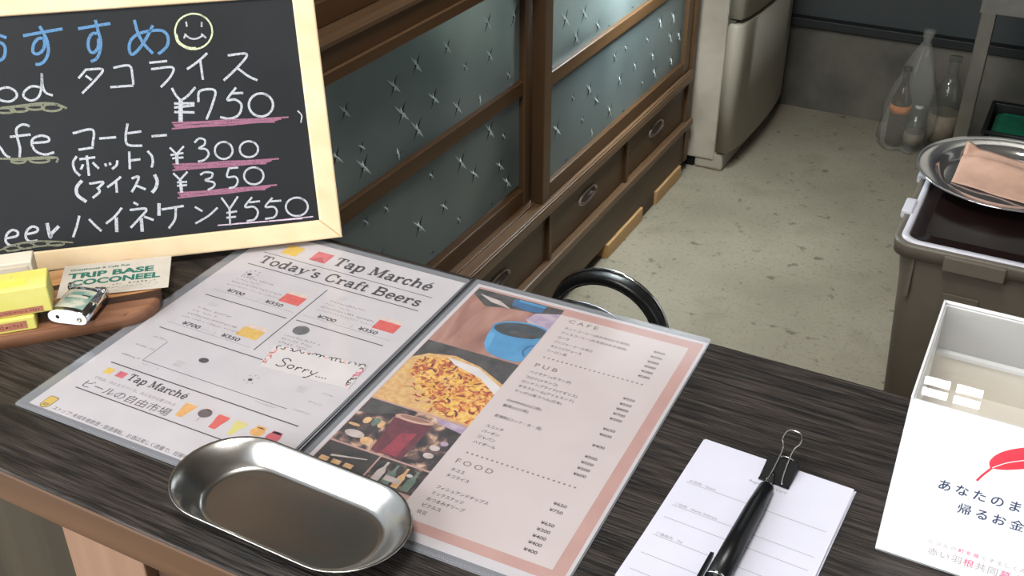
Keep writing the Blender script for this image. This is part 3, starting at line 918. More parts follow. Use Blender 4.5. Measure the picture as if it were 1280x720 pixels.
('white',1.8,[(-34.0,40.5),(-30.4,37.8),(-28.6,34.1),(-29.0,30.1),(-31.5,26.7),(-35.5,24.7),(-40.2,24.5),(-44.6,26.2),(-47.6,29.3),(-48.7,33.2),(-47.5,37.1),(-44.4,40.1),(-40.1,41.5),(-35.4,41.1),(-31.4,38.9)]),
('white',1.8,[(-129.9,43.1),(-123.7,38.3)]),
('white',1.8,[(-110.0,40.1),(-118.8,33.7),(-131.5,27.8)]),
('white',2.7,[(-139.2,92.4),(-140.1,83.1)]),
('white',2.7,[(-139.3,69.0),(-139.6,57.2)]),
]

# ================================================================ chalkboard
AZ, LEAN = 41.5, 23.78
br = Vector((-0.5535, 0.7162, 0.7575))
e1 = Vector((math.cos(R(AZ)), math.sin(R(AZ)), 0))
nb = Vector((-e1.y, e1.x, 0))
e2 = Vector((0, 0, 1)) * math.cos(R(LEAN)) + nb * math.sin(R(LEAN))
nrm = e1.cross(e2)                                   # towards the viewer
BM_ = Matrix(((e1.x, e2.x, nrm.x, br.x), (e1.y, e2.y, nrm.y, br.y), (e1.z, e2.z, nrm.z, br.z), (0, 0, 0, 1))) @ Matrix.Scale(0.992, 4)
m_slate = mat('chalkboard_slate', (22, 24, 26), 0.6, 0, (28, 30, 33), 14, detail=6, spec=0.3)
m_pine = wood_mat('pale_pine_frame', (220, 193, 152), (232, 208, 170), 'X', 0.5, 7, 0.05)


def chalk(name, c):
    m, n, l, bs = base_mat(name)
    bs.inputs['Roughness'].default_value = 0.95
    tc = n.new('ShaderNodeTexCoord')
    ns = n.new('ShaderNodeTexNoise')
    ns.inputs['Scale'].default_value = 900
    ns.inputs['Detail'].default_value = 2
    cr = n.new('ShaderNodeValToRGB')
    cr.color_ramp.elements[0].position = 0.30
    cr.color_ramp.elements[1].position = 0.52
    cr.color_ramp.elements[0].color = lin(tuple(int(v * .5 + 28) for v in c))
    cr.color_ramp.elements[1].color = lin(c)
    l.new(tc.outputs['Object'], ns.inputs['Vector'])
    l.new(ns.outputs['Fac'], cr.inputs['Fac'])
    l.new(cr.outputs['Color'], bs.inputs['Base Color'])
    return m


CH = {'white': chalk('white_chalk', (182, 184, 190)), 'blue': chalk('blue_chalk', (88, 132, 174)), 'pink': chalk('pink_chalk', (150, 98, 120)),
      'pale': chalk('pale_pink_chalk', (206, 184, 204)), 'grey': chalk('olive_chalk', (124, 124, 104)), 'lime': chalk('lime_chalk', (206, 212, 172))}
BW, BH = 0.372, 0.2435
board = thing('chalkboard', 'black chalkboard menu in a pale pine frame, leaning at the left of the counter', 'chalkboard', tuple(br - e1 * (BW / 2)))
FW = 0.0195
b = MB(BM_)


def frame_bar(p):                                     # mitred bars
    b.prism(p, -0.013, 0.0, m_pine, 0.0015)


frame_bar([(-BW, 0), (0, 0), (-FW, FW - .001), (-BW + FW, FW - .001)])
frame_bar([(-BW, BH), (-BW + FW, BH - FW), (-FW, BH - FW), (0, BH)])
frame_bar([(0, 0), (0, BH), (-FW, BH - FW), (-FW, FW - .001)])
frame_bar([(-BW, 0), (-BW + FW, FW - .001), (-BW + FW, BH - FW), (-BW, BH)])
b.build('frame', m_pine, board)
p = Print(BM_)
s = MB(BM_); s.box((-BW + FW - .002, FW - .003, -0.010), (-FW + .002, BH - FW + .002, -0.0035), m_slate)
bmesh.ops.triangulate(s.bm, faces=[])
# slate and chalk lettering in one mesh: the lettering is a surface mark of the slate
p.mi(m_slate)
me_tmp = bpy.data.meshes.new('tmp'); s.bm.to_mesh(me_tmp); s.bm.free(); p.bm.from_mesh(me_tmp); bpy.data.meshes.remove(me_tmp)
hh = -3.42
for col, w, pts in CHALK:
    p.stroke(pts, w, CH[col], hh)
    hh += 0.0006
p.build('slate', None, board)
m_leg = wood_mat('pine_leg', (222, 194, 152), (236, 210, 170), 'Z', 0.5)
b = MB()                                              # hinged rear strut
top = br - e1 * .18 + e2 * .20 - nrm * .014
foot = Vector((top.x, top.y, CT)) + nb * 0.005
foot.z = CT
for k in (-1, 1):
    bb = MB()
    a = top + e1 * .03 * k
    f = Vector((foot.x, foot.y, CT)) + e1 * .05 * k + nb * .012
    f.z = CT + .0062
    bb.tube([a, a * .5 + f * .5, f], 0.0055, m_leg, 6)
    bb.build('rear_leg', m_leg, board)
b.bm.free()

# ================================================================ striped wooden tray and what lies on it
TAZ = 47.0
TE = Vector((math.cos(R(TAZ)), math.sin(R(TAZ)), 0)); TN = Vector((-TE.y, TE.x, 0))
TM = Matrix(((TE.x, TN.x, 0, 0), (TE.y, TN.y, 0, 0), (0, 0, 1, CT), (0, 0, 0, 1)))


def striped():
    m, n, l, bs = base_mat('striped_laminated_wood')
    bs.inputs['Roughness'].default_value = 0.42
    tc = n.new('ShaderNodeTexCoord')
    mp = n.new('ShaderNodeMapping'); mp.inputs['Rotation'].default_value = (0, 0, R(-TAZ))
    ns = n.new('ShaderNodeTexNoise'); ns.inputs['Scale'].default_value = 60; ns.inputs['Detail'].default_value = 8; ns.inputs['Distortion'].default_value = 0.8
    st = n.new('ShaderNodeMapping'); st.inputs['Scale'].default_value = (0.2, 1.6, 1.6)
    sx = n.new('ShaderNodeSeparateXYZ')
    l.new(tc.outputs['Object'], mp.inputs['Vector']); l.new(mp.outputs['Vector'], sx.inputs[0]); l.new(mp.outputs['Vector'], st.inputs['Vector']); l.new(st.outputs['Vector'], ns.inputs['Vector'])
    a = n.new('ShaderNodeMath'); a.operation = 'MULTIPLY_ADD'; a.inputs[1].default_value = 1 / 0.097; a.inputs[2].default_value = 0.5
    l.new(sx.outputs['Y'], a.inputs[0])
    w = n.new('ShaderNodeMath'); w.operation = 'MULTIPLY_ADD'; w.inputs[1].default_value = 0.07; l.new(ns.outputs['Fac'], w.inputs[0])
    a2 = n.new('ShaderNodeMath'); a2.operation = 'SUBTRACT'; a2.inputs[1].default_value = 0.035; l.new(a.outputs[0], w.inputs[2]); l.new(w.outputs[0], a2.inputs[0])
    cr = n.new('ShaderNodeValToRGB'); cr.color_ramp.interpolation = 'CONSTANT'
    cols = [(0.0, (156, 110, 82)), (0.20, (74, 50, 36)), (0.33, (198, 144, 96)), (0.48, (150, 106, 72)), (0.62, (64, 42, 32)), (0.70, (216, 160, 106)), (0.88, (222, 172, 122))]
    els = cr.color_ramp.elements
    els[0].position, els[0].color = cols[0][0], lin(cols[0][1])
    els[1].position, els[1].color = cols[1][0], lin(cols[1][1])
    for ps, c in cols[2:]:
        e = els.new(ps); e.color = lin(c)
    l.new(a2.outputs[0], cr.inputs['Fac'])
    mx = n.new('ShaderNodeMix'); mx.data_type = 'RGBA'; mx.blend_type = 'MULTIPLY'; mx.inputs['Factor'].default_value = 0.85
    cg = n.new('ShaderNodeValToRGB'); cg.color_ramp.elements[0].position = .3; cg.color_ramp.elements[1].position = .6; cg.color_ramp.elements[0].color = (.55, .5, .45, 1)
    l.new(ns.outputs['Fac'], cg.inputs['Fac']); l.new(cr.outputs['Color'], mx.inputs['A']); l.new(cg.outputs['Color'], mx.inputs['B'])
    l.new(mx.outputs['Result'], bs.inputs['Base Color'])
    return m


def round_rect(x0, y0, x1, y1, rads, n=8):
    """ccw outline; rads for corners (x0y0, x1y0, x1y1, x0y1)"""
    out = []
    for (cx, cy, a0), r in zip(((x0, y0, 180), (x1, y0, 270), (x1, y1, 0), (x0, y1, 90)), rads):
        ox = cx + r if cx == x0 else cx - r
        oy = cy + r if cy == y0 else cy - r
        for k in range(n + 1):
            a = R(a0 + 90 * k / n)
            out.append((ox + r * math.cos(a), oy + r * math.sin(a)))
    return out


m_stripe = striped()
b = MB(TM)
b.prism(round_rect(-0.33, 0.813, -0.021, 0.908, (.03, .032, .022, .03)), 0.0, 0.0125, m_stripe, 0.004, 3)
tray = tag(b.build('wooden_tray', m_stripe), 'striped wooden board of light and dark woods in front of the chalkboard', 'tray')

TT = CT + 0.0127
# business card
m_card = mat('cream_card', (214, 204, 190), 0.7, 0, (206, 196, 180), 60)
m_green = mat('green_ink', (44, 120, 104), 0.6, 0, (36, 108, 94), 200)
m_ink = mat('dark_ink', (58, 58, 62), 0.6, 0, (66, 66, 70), 200)
m_faint = mat('faint_grey_ink', (150, 148, 148), 0.7, 0, (160, 158, 158), 200)
CM = frame((-0.7323, 0.5490, TT + 0.0012), 39.8)
p = Print(CM)
p.mi(m_card)
p.poly([(0, 0), (0, -55), (91, -55), (91, 0)], m_card, 0.25)
for q in (((0, 0), (91, 0)), ((91, 0), (91, -55)), ((91, -55), (0, -55)), ((0, -55), (0, 0))):
    (u0, v0), (u1, v1) = q
    p.face([p.v((u0, v0, -.12)), p.v((u1, v1, -.12)), p.v((u1, v1, .25)), p.v((u0, v0, .25))], m_card)
p.face([p.v((0, 0, -.12)), p.v((0, -55, -.12)), p.v((91, -55, -.12)), p.v((91, 0, -.12))], m_card)
p.text('Guesthouse & Cafe Pub', 6, -10.5, 5.0, m_green, .32, width=50, bold=.02)
p.text('TRIP BASE', 5, -23.5, 12.2, m_green, .32, width=72, bold=.042)
p.text('COCONEEL', 9, -36, 12.6, m_green, .32, width=74, bold=.042)
rnd = random.Random(4)


def tiny(p, u0, v, u1, size, m, rnd, h=0.06, dens=0.9):
    """print too small to read: short ticks"""
    u = u0
    while u < u1:
        w = size * rnd.uniform(.45, .8)
        for k in range(2):
            a = rnd.uniform(0, size * .8)
            p.rect(u, v + a, u + w, v + a + size * .16, m, h)
        if rnd.random() < .6:
            p.rect(u + w * .4, v, u + w * .4 + size * .15, v + size * rnd.uniform(.5, .95), m, h)
        u += size * (1.0 if rnd.random() < dens else 1.9)


tiny(p, 44, -42, 51, 2.8, m_ink, rnd, .32)
tiny(p, 57, -42, 78, 3.4, m_ink, rnd, .32)
tiny(p, 36, -46.5, 82, 2.0, m_ink, rnd, .32)
tiny(p, 50, -49, 82, 1.2, m_faint, rnd, .32)
tiny(p, 32, -52, 78, 1.4, m_faint, rnd, .32)
tag(p.build('business_card'), 'cream card with green lettering lying on the striped board', 'business card')

# lighter
m_silver = mat('polished_silver', (232, 233, 236), 0.14, 1.0, (214, 215, 218), 60)
m_satin = mat('satin_white_metal', (236, 238, 244), 0.5, 0.1, (228, 230, 238), 60)
LM = frame((-0.6582, 0.4840, TT), 17.0) @ Matrix.Diagonal((.92, .76, 1, 1))
lt = thing('lighter', 'silver pocket lighter with a green picture plate lying on the striped board', 'lighter', (-0.6653, 0.5129, TT))


def lighter_ring(y, k=1.0, lift=0.0):
    out = []
    for i in range(40):
        t = 2 * math.pi * i / 40
        c, s_ = math.cos(t), math.sin(t)
        x = 0.0192 * k * math.copysign(abs(c) ** 0.62, c)
        z = 0.0066 * k * math.copysign(abs(s_) ** 0.85, s_)
        z += 0.0014 * (1 - (x / .0192) ** 2) - .0004
        out.append((x, y, 0.0072 + z + lift))
    return out


sk = Matrix.Identity(4)
sk[0][1] = -0.05
b = MB(LM @ sk)
b.loft([lighter_ring(0.0, .93), lighter_ring(0.0012, 1.0), lighter_ring(0.046, 1.0), lighter_ring(0.0465, .97)], m_silver, True, True, True)
b.build('case', m_silver, lt)
b = MB(LM @ sk)
b.loft([lighter_ring(-0.0008, .95), lighter_ring(.0000, .97)], m_satin, True, True, True)
ob = b.build('base_plate', m_satin, lt)
b = MB(LM @ sk @ Matrix.Translation((-.009, -.0007, .0078)) @ Matrix.Rotation(R(90), 4, 'X'))
b.lathe([(0.0017, -.0004), (0.0017, .0004), (0.0001, .0004)], (0, 0, 0), 14, m_black)
b.build('filling_valve', m_black, lt)
b = MB(LM @ sk @ Matrix.Translation((.0115, -.0007, .0072)) @ Matrix.Rotation(R(90), 4, 'X'))
m_brass = mat('brass_screw', (206, 196, 160), 0.3, 0.9, (190, 178, 140), 50)
b.lathe([(0.0024, -.0004), (0.0024, .0005), (0.0012, .0006), (0.0011, .0001), (0.0001, .0001)], (0, 0, 0), 14, m_brass)
b.build('adjusting_screw', m_brass, lt)
b = MB(LM @ sk)
m_pg = mat('pale_green_plate', (126, 164, 152), 0.4, 0, (206, 204, 186), 60, lo=.44, hi=.56)
m_pl = mat('plate_cream_band', (216, 212, 192), 0.4, 0, (206, 200, 182), 60)


def face_z(x):
    return 0.0072 + 0.0066 * (1 - min(1, abs(x) / .0192) ** (2 / .62)) ** .425 + 0.0014 * (1 - (x / .0192) ** 2) - .0004 + .00035


def patch(b, x0, x1, y0, y1, m, h=0.0, n=10):
    a = [b.v((x0 + (x1 - x0) * i / n, y0, face_z(x0 + (x1 - x0) * i / n) + h)) for i in range(n + 1)]
    c = [b.v((x0 + (x1 - x0) * i / n, y1, face_z(x0 + (x1 - x0) * i / n) + h)) for i in range(n + 1)]
    for i in range(n):
        b.face([a[i], a[i + 1], c[i + 1], c[i]], m)


patch(b, -.0135, .0135, .005, .041, m_pg)
patch(b, -.0085, .0105, .024, .029, m_pl, .0002)
patch(b, .004, .0115, .0285, .0305, m_ink, .0003)
b.build('picture_plate', m_pg, lt)
b = MB(LM @ sk)                                       # burner end: hinged lever, hood and wheel
b.box((-.0175, .0468, .0035), (.008, .0500, .0120), m_silver, .0012)
b.box((-.0190, .0468, .003), (-.0150, .0545, .0150), m_silver, .0012)
b.box((-.012, .0500, .0055), (.004, .0530, .0105), m_silver, .001)
b.build('burner_hood', m_silver, lt)
b = MB(LM @ sk @ Matrix.Translation((.0125, .0515, .0085)) @ Matrix.Rotation(R(90), 4, 'Y'))
b.lathe([(0.0001, -.006), (0.0042, -.006), (0.0048, -.005), (0.0048, .004), (0.0042, .005), (0.0001, .005)], (0, 0, 0), 20, m_silver)
b.build('wheel', m_silver, lt)
b = MB(LM @ sk); b.box((.010, .0535, .006), (.016, .0570, .012), m_black, .001); b.build('thumb_rest', m_black, lt)
b = MB(LM @ sk); b.box((-.0150, .0470, .0122), (.011, .0490, .0140), m_silver, .0006); b.build('lever', m_silver, lt)

# yellow cartons, white box behind them
m_yel = mat('yellow_paper', (222, 210, 100), 0.6, 0, (230, 220, 126), 30)
m_yel_e = mat('pale_yellow_edge', (230, 224, 142), 0.7, 0, (238, 232, 160), 120)
m_band = mat('red_brown_print', (170, 104, 84), 0.6, 0, (186, 124, 96), 160)
m_bright = mat('bright_yellow_print', (240, 222, 84), 0.6, 0, (246, 230, 110), 60)
YAZ = 46.0


def carton(name, label, x_r, y_f, z0, z1, ln, dp, yaz, band_v, topmark):
    M = frame((x_r, y_f, 0), yaz)
    root = thing(name, label, 'carton', (M @ Vector((-ln / 2, dp / 2, 0)))[:2] + (z0,), 'yellow cartons on the striped board')
    bb = MB(M); bb.box((-ln, 0, z0), (0, dp, z1), m_yel, 0.0012)
    bb.build('box', m_yel, root)
    q = Print(M @ Matrix.Translation((0, -0.0002, z0)) @ Matrix.Rotation(R(90), 4, 'X'))
    v0, v1 = band_v
    q.rect(-ln * 1000 + 3, v0, -7, v1, m_band, .05)
    tiny(q, -ln * 1000 + 8, v0 + (v1 - v0) * .3, -10, (v1 - v0) * .4, m_plank_brown, random.Random(3), .10)
    q.build('front_print', None, root)
    q = Print(M @ Matrix.Translation((0, 0, z1)))
    if topmark:
        q.rect(-ln * 1000 + 3, 6, -16, 17, m_bright, .10)
        tiny(q, -ln * 1000 + 8, 21, -14, 2.2, m_yel_e, random.Random(5), .1)
        q.build('top_print', None, root)
    return root


carton('yellow_carton', 'smaller yellow carton with a red-brown band, under the other one', -0.6770, 0.4687, TT, TT + .0125, 0.075, 0.030, YAZ, (2.5, 9.5), False)
carton('yellow_carton', 'larger yellow carton with a red-brown band, lying on top of the other one', -0.6688, 0.4809, TT + .0128, TT + .0370, 0.080, 0.030, YAZ, (1.5, 6.5), True)
m_whitecard = mat('off_white_card', (226, 216, 196), 0.7, 0, (218, 208, 188), 40)
M = frame((-0.7272, 0.5145, 0), 44)
b = MB(M); b.box((-.07, 0, TT), (0, .020, TT + .026), m_whitecard, .001)
b.box((-.068, -.0004, TT + .003), (-.004, .0002, TT + .022), m_card)
tag(b.build('card_box', m_whitecard), 'off-white card box standing behind the yellow cartons', 'box')

# ================================================================ clear two-page folder with two menu sheets
m_film = clear_mat('clear_folder_film', (150, 156, 166), 0.42, 0.16, (150, 152, 158), 1.45)
m_film_top = clear_mat('clear_folder_cover', (235, 235, 235), 0.97, 0.10, (200, 200, 205), 1.35)
m_seam = clear_mat('stippled_weld', (176, 176, 182), 0.35, 0.2, (170, 170, 176))
m_spine = clear_mat('dark_folder_spine', (70, 72, 74), 0.35, 0.15, (60, 62, 64))
fold = thing('menu_folder', 'clear plastic two-page folder lying open on the counter with the menus inside', 'folder', (-0.41, 0.56, CT))
LF = frame((-0.62568, 0.70292, CT), 1.05)
RF = frame((-0.40522, 0.71127, CT), 1.47)


def page(F, u0, u1, v0, v1, nm):
    bb = MB(F @ Matrix.Scale(.001, 4))
    o_ = round_rect(u0, -v1, u1, -v0, (3, 3, 3, 3), 4)
    bb.prism(o_, 0.25, 0.55, m_film)
    bb.build('page_back', m_film, fold)
    bb = MB(F @ Matrix.Scale(.001, 4))
    bb.prism(round_rect(u0 + .4, -v1 + .4, u1 - .4, -v0 - .4, (3, 3, 3, 3), 4), 1.75, 1.90, m_film_top)
    bb.build('page_cover', m_film_top, fold)
    bb = MB(F @ Matrix.Scale(.001, 4))                # stippled weld along the lower edge
    n = int((u1 - u0 - 4) / 1.5)
    for k in range(n):
        for j in range(2):
            uu = u0 + 2.5 + 1.5 * k + (.75 if j else 0)
            vv = -v1 + 1.6 + 1.3 * j
            bb.box((uu, vv, .56), (uu + .8, vv + .8, .95), m_seam)
    bb.build('weld_seam', m_seam, fold)


page(LF, -9.5, 211.5, -7.6, 303.2, 'left')
page(RF, -6.0, 211.2, -6.6, 303.8, 'right')
bb = MB(RF @ Matrix.Scale(.001, 4))
bb.prism([(-9.3, -303.5), (-5.0, -303.5), (-5.0, 6.3), (-9.0, 3.5)], 0.26, 1.2, m_spine)
bb.build('spine', m_spine, fold)
bb = MB(RF @ Matrix.Scale(.001, 4)); bb.tube([(-7.8, 3.0, 1.75), (-7.9, -150, 1.8), (-8.1, -303, 1.75)], 0.45, m_seam, 8); bb.build('spine_edge', m_seam, fold)

m_paper = mat('white_menu_paper', (194, 188, 191), 0.65, 0, (200, 194, 197), 30)
m_cream = mat('pale_pink_menu_panel', (198, 185, 183), 0.65, 0, (202, 189, 187), 30)
m_rose = mat('dusty_rose_border', (182, 142, 134), 0.65, 0, (188, 148, 140), 40)
m_char = mat('charcoal_print', (60, 56, 58), 0.7, 0, (70, 66, 68), 150)
m_ptext = mat('dark_menu_text', (46, 42, 44), 0.7, 0, (54, 50, 52), 150)
m_brownp = mat('brown_grey_print', (122, 106, 102), 0.7, 0, (130, 114, 110), 150)
m_mid = mat('mid_grey_print', (140, 136, 138), 0.7, 0, (150, 146, 148), 150)
m_pale = mat('pale_grey_print', (186, 182, 184), 0.7, 0, (192, 188, 190), 150)
ycol = mat('printed_yellow', (224, 192, 88), 0.6, 0, (214, 176, 70), 120)
rcol = mat('printed_crimson', (196, 84, 98), 0.6, 0, (208, 100, 112), 120)
beer_r = mat('printed_red_beer', (214, 96, 88), 0.6, 0, (204, 84, 78), 200)
beer_y = mat('printed_gold_beer', (218, 180, 92), 0.6, 0, (206, 164, 80), 200)
beer_o = mat('printed_amber_beer', (222, 170, 100), 0.6, 0, (210, 152, 84), 200)
beer_d = mat('printed_dark_beer', (98, 84, 88), 0.6, 0, (86, 72, 76), 200)
foam = mat('printed_foam', (214, 196, 186), 0.6, 0, (206, 184, 174), 200)


def sheet(F):
    q = Print(F @ Matrix.Translation((0, 0, .0009)))
    q.mi(m_paper)
    q.poly([(0, 0), (0, -297), (210, -297), (210, 0)], m_paper, 0)
    q.poly([(210, 0), (210, -297), (0, -297), (0, 0)], m_paper, -.14)
    for a, c in (((0, 0), (210, 0)), ((210, 0), (210, -297)), ((210, -297), (0, -297)), ((0, -297), (0, 0))):
        q.face([q.v((a[0], a[1], -.14)), q.v((c[0], c[1], -.14)), q.v((c[0], c[1], 0)), q.v((a[0], a[1], 0))], m_paper)
    return q


def hline(q, u0, u1, v, w, m):
    q.rect(u0, -v - w / 2, u1, -v + w / 2, m)


def vline(q, u, v0, v1, w, m):
    q.rect(u - w / 2, -v1, u + w / 2, -v0, m)


# ---- left sheet: craft beers
q = sheet(LF)
rnd = random.Random(11)
q.rect(30.5, -29, 47, -12.5, ycol)
q.rect(61, -27.5, 78.5, -11, rcol)
q.poly([(62, -27), (77, -27), (69.5, -18)], mat('printed_crimson_shade', (182, 70, 84), .6), .12)
serif(q, 'Tap Marché', 85, -26, 14.5, 102.5, m_char)
hline(q, 15.7, 195.8, 34.3, .8, m_char)
serif(q, "Today's Craft Beers", 21, -52, 13.2, 171, m_char)
hline(q, 15.7, 195.8, 57.8, 1.1, m_char)
vline(q, 107.3, 63.8, 166.5, 1.0, m_char)
for (u0, vv, glass) in ((16.5, 107.2, beer_r), (111.5, 106.6, beer_r), (16.5, 165.0, beer_y)):
    hline(q, u0, u0 + 86, vv, .45, m_mid)
    for k in range(4):
        tiny(q, u0 + 8 - k * .8, -(79.5 + k * 5.4) + (107.2 - vv), u0 + 8 + (34, 24, 52, 56)[k], 2.6, m_mid if k % 2 else m_brownp, rnd, dens=.95)
    q.text('¥700', u0 + 12, -(vv - 2.2), 6.6, m_char, width=18.5, bold=.025, shear=.12)
    tiny(q, u0 + 32, -(vv - 2.6), u0 + 40, 2.0, m_pale, rnd)
    vline(q, u0 + 47, vv - 5.5, vv - 1, .4, m_mid)
    q.text('¥350', u0 + 53, -(vv - 2.2), 6.6, m_char, width=18.5, bold=.025, shear=.12)
    tiny(q, u0 + 73, -(vv - 2.6), u0 + 82, 2.0, m_pale, rnd)
    q.rect(u0 + 62.5, -(vv - 9.8), u0 + 83.5, -(vv - 23), glass)
    q.rect(u0 + 62.5, -(vv - 23), u0 + 83.5, -(vv - 28), foam)
hline(q, 16.3, 102.9, 117.0, 1.1, m_char)
hline(q, 111.5, 197, 115.3, 1.1, m_char)
hline(q, 16.3, 122, 174.4, 1.1, m_char)
for u, v in ((26, 69), (30, 67), (35, 67.5), (24, 72), (36, 72), (25, 76), (30, 78), (34, 76.5)):
    q.rect(u, -v, u + 1.6, -v + 1.8, m_mid)
q.ellipse(29.5, -73, 2.2, 1.9, m_char)
q.rect(124, -75, 131, -66, m_pale); q.rect(29, -130, 38, -124, m_pale)
q.ellipse(124.5, -126.5, 7.2, 6.6, mat('printed_grey_coin', (112, 110, 112), .7, 0, (70, 68, 70), 700))
for k in range(3):
    tiny(q, 116 + k, -(138.5 + k * 5), 150 - k * 3, 2.8, m_mid, rnd)
# little chart
vline(q, 37.5, 188, 217.5, .5, m_char); hline(q, 37.5, 177, 217, .6, m_char)
for k in range(5):
    hline(q, 39, 177, 191 + k * 5, .25, m_pale)
tiny(q, 22, -188, 35, 2.0, m_char, rnd); tiny(q, 15, -203, 35, 2.0, m_char, rnd); tiny(q, 16, -218, 35, 2.0, m_char, rnd)
tiny(q, 40, -221.5, 56, 2.0, m_mid, rnd); tiny(q, 150, -221, 170, 2.0, m_mid, rnd); tiny(q, 181, -216, 196, 2.0, m_mid, rnd); tiny(q, 186, -203, 198, 2.0, m_mid, rnd); tiny(q, 190, -190, 200, 2.0, m_mid, rnd)
q.ellipse(81, -195.8, 4.4, 3.3, m_char); q.rect(62.5, -212, 70, -204, m_pale)
q.ellipse(130, -200, 1.9, 1.7, m_char)
for u, v in ((126, 196), (130, 194.5), (134, 196), (125.5, 203), (130, 205), (134, 203.5)):
    q.rect(u, -v, u + 1.2, -v + 1.2, m_mid)
q.rect(169, -196, 176, -188, m_pale)
hline(q, 16.8, 197.4, 230.1, 1.2, m_char)
q.rect(20.5, -243.5, 28, -236.5, ycol); q.rect(32.5, -243, 40.5, -236, rcol)
serif(q, 'Tap Marché', 43.5, -242.5, 8.2, 58, m_char)
q.text('それは、みんなでつくり、みんなから愛される', 20, -252.0, 3.9, m_brownp, width=80)
q.text('ビールの自由市場', 19, -263.5, 9.6, m_char, width=84)
hline(q, 16.6, 166, 267.0, 1.1, m_char)
q.text('ストップ! 未成年者飲酒・飲酒運転。お酒は楽しく適量で。妊娠中', 21, -295, 4.8, m_char, width=128)
yo = mat('printed_hand_yellow', (206, 172, 84), .6); yl = mat('printed_hand_outline', (96, 84, 60), .6)
hand = round_rect(8.5, -296, 16.5, -283.5, (3.6, 3.6, 1.5, 1.5), 6)
q.poly([(8.5 + (x - 12.5) * 1.12 + 4, -289.7 + (y + 289.7) * 1.1) for x, y in hand], yl)
q.poly(hand, yo, .12)
for k in range(3):
    vline(q, 10.6 + 1.9 * k, 283, 289, .5, yl)
for k in range(3):
    q.rect(10, -292 - k * 1.1, 15, -291.5 - k * 1.1, yl, .18)
for (u, g, sh) in ((111, beer_o, 0), (126.5, beer_d, 1), (142, beer_r, 0), (158, mat('printed_pale_gold_beer', (206, 196, 118), .6), 2), (174.5, beer_o, 3), (188.5, mat('printed_crimson_beer', (192, 84, 94), .6), 4)):
    if sh in (0, 2):
        w0 = 3.1 if sh == 0 else 2.2
        q.poly([(u - w0, -260), (u + w0, -260), (u + w0 + .6, -254), (u + 5.2, -248), (u + 5, -244.5), (u - 5, -244.5), (u - 5.2, -248), (u - w0 - .6, -254)], g)
        q.rect(u - 5, -244.6, u + 5, -242.8, foam)
    else:
        q.ellipse(u, -248.3, 5.6, 5.0 if sh != 4 else 6.5, g)
        q.rect(u - 4.2, -244.5, u + 4.2, -241.8, foam if sh == 1 else g)
        if sh == 1:
            q.rect(u - .4, -258, u + .4, -253, m_mid); q.rect(u - 4, -258.8, u + 4, -258, m_pale)
ls = q.build('craft_beer_menu')
tag(ls, 'white printed sheet headed Craft Beers in the left page of the folder', 'menu')

# ---- the Sorry tag
m_tag = mat('white_tag_paper', (206, 200, 199), .65, 0, (210, 204, 203), 60)
q = Print(LF @ Matrix.Translation((0, 0, .0012)))
q.mi(m_tag)
card = [(125.2, -182.4), (204.6, -176.6), (201.0, -143.8), (119.0, -152.4)]
q.poly(card, m_tag, .12)
q.poly(card[::-1], m_tag, 0)
for i in range(4):
    a, c = card[i], card[(i + 1) % 4]
    q.face([q.v((a[0], a[1], 0)), q.v((c[0], c[1], 0)), q.v((c[0], c[1], .12)), q.v((a[0], a[1], .12))], m_tag)
mk = {'k': mat('black_marker', (52, 50, 54), .6), 'o': mat('printed_orange', (226, 150, 128), .6), 'p': mat('printed_pink', (212, 96, 120), .6), 'r': mat('printed_soft_red', (222, 128, 118), .6)}


def lerp(a, c, t):
    return Vector((a[0] + (c[0] - a[0]) * t, a[1] + (c[1] - a[1]) * t))


rnd = random.Random(21)


def curls(a, c, n, keys):
    for k in range(n):
        o_ = lerp(a, c, (k + .5) / n)
        ang = rnd.uniform(0, 6.28)
        r_ = rnd.uniform(1.2, 2.3)
        q.stroke([(o_.x + r_ * math.cos(ang + t), o_.y + r_ * math.sin(ang + t)) for t in (0, .9, 1.8, 2.7, 3.4)], .95, mk[keys[k % len(keys)]], .2)


curls((121.5, -154.8), (199.5, -146.2), 22, 'kkokkkkokk')
curls((122, -158), (126.2, -179), 8, 'rrro')
curls((199.2, -149), (201.4, -174), 10, 'kppppkkk')
W = lambda pts: q.stroke([(135 + x, -176.5 + y) for x, y in pts], 1.05, mk['k'], .2)
W([(9, 10), (6, 12), (2.5, 11), (2, 8.5), (5, 6.5), (7.5, 4.5), (6.5, 1.5), (3, .5), (.5, 1.5)])
W([(13.5, 6.5), (11, 5.5), (10.8, 2.8), (12.8, 1.5), (15.2, 3), (15, 5.6), (13.2, 6.5)])
W([(18.2, 6.4), (18.6, 1.6)]); W([(18.5, 4), (20.5, 6.3), (22.5, 6)])
W([(25, 6.6), (25.4, 1.8)]); W([(25.3, 4.2), (27.2, 6.6), (29, 6.4)])
W([(31, 7), (32, 4), (34, 3.5)]); W([(36.5, 7.8), (34.5, 3), (32, -2), (29.5, -3)])
for k in range(4):
    q.ellipse(173.5 + 2.6 * k, 2.2 - 176.5 + k * .3, .7, .7, mk['k'], .2, 8)
tag(q.build('sorry_tag'), 'small white tag reading Sorry with a flowery border, slipped over the beer menu', 'tag')

# ---- right sheet: cafe menu
q = sheet(RF)
q.rect(3.4, -289.3, 207.5, -3.8, m_rose, .05)
q.rect(85.8, -280.6, 198.3, -14, m_cream, .10)
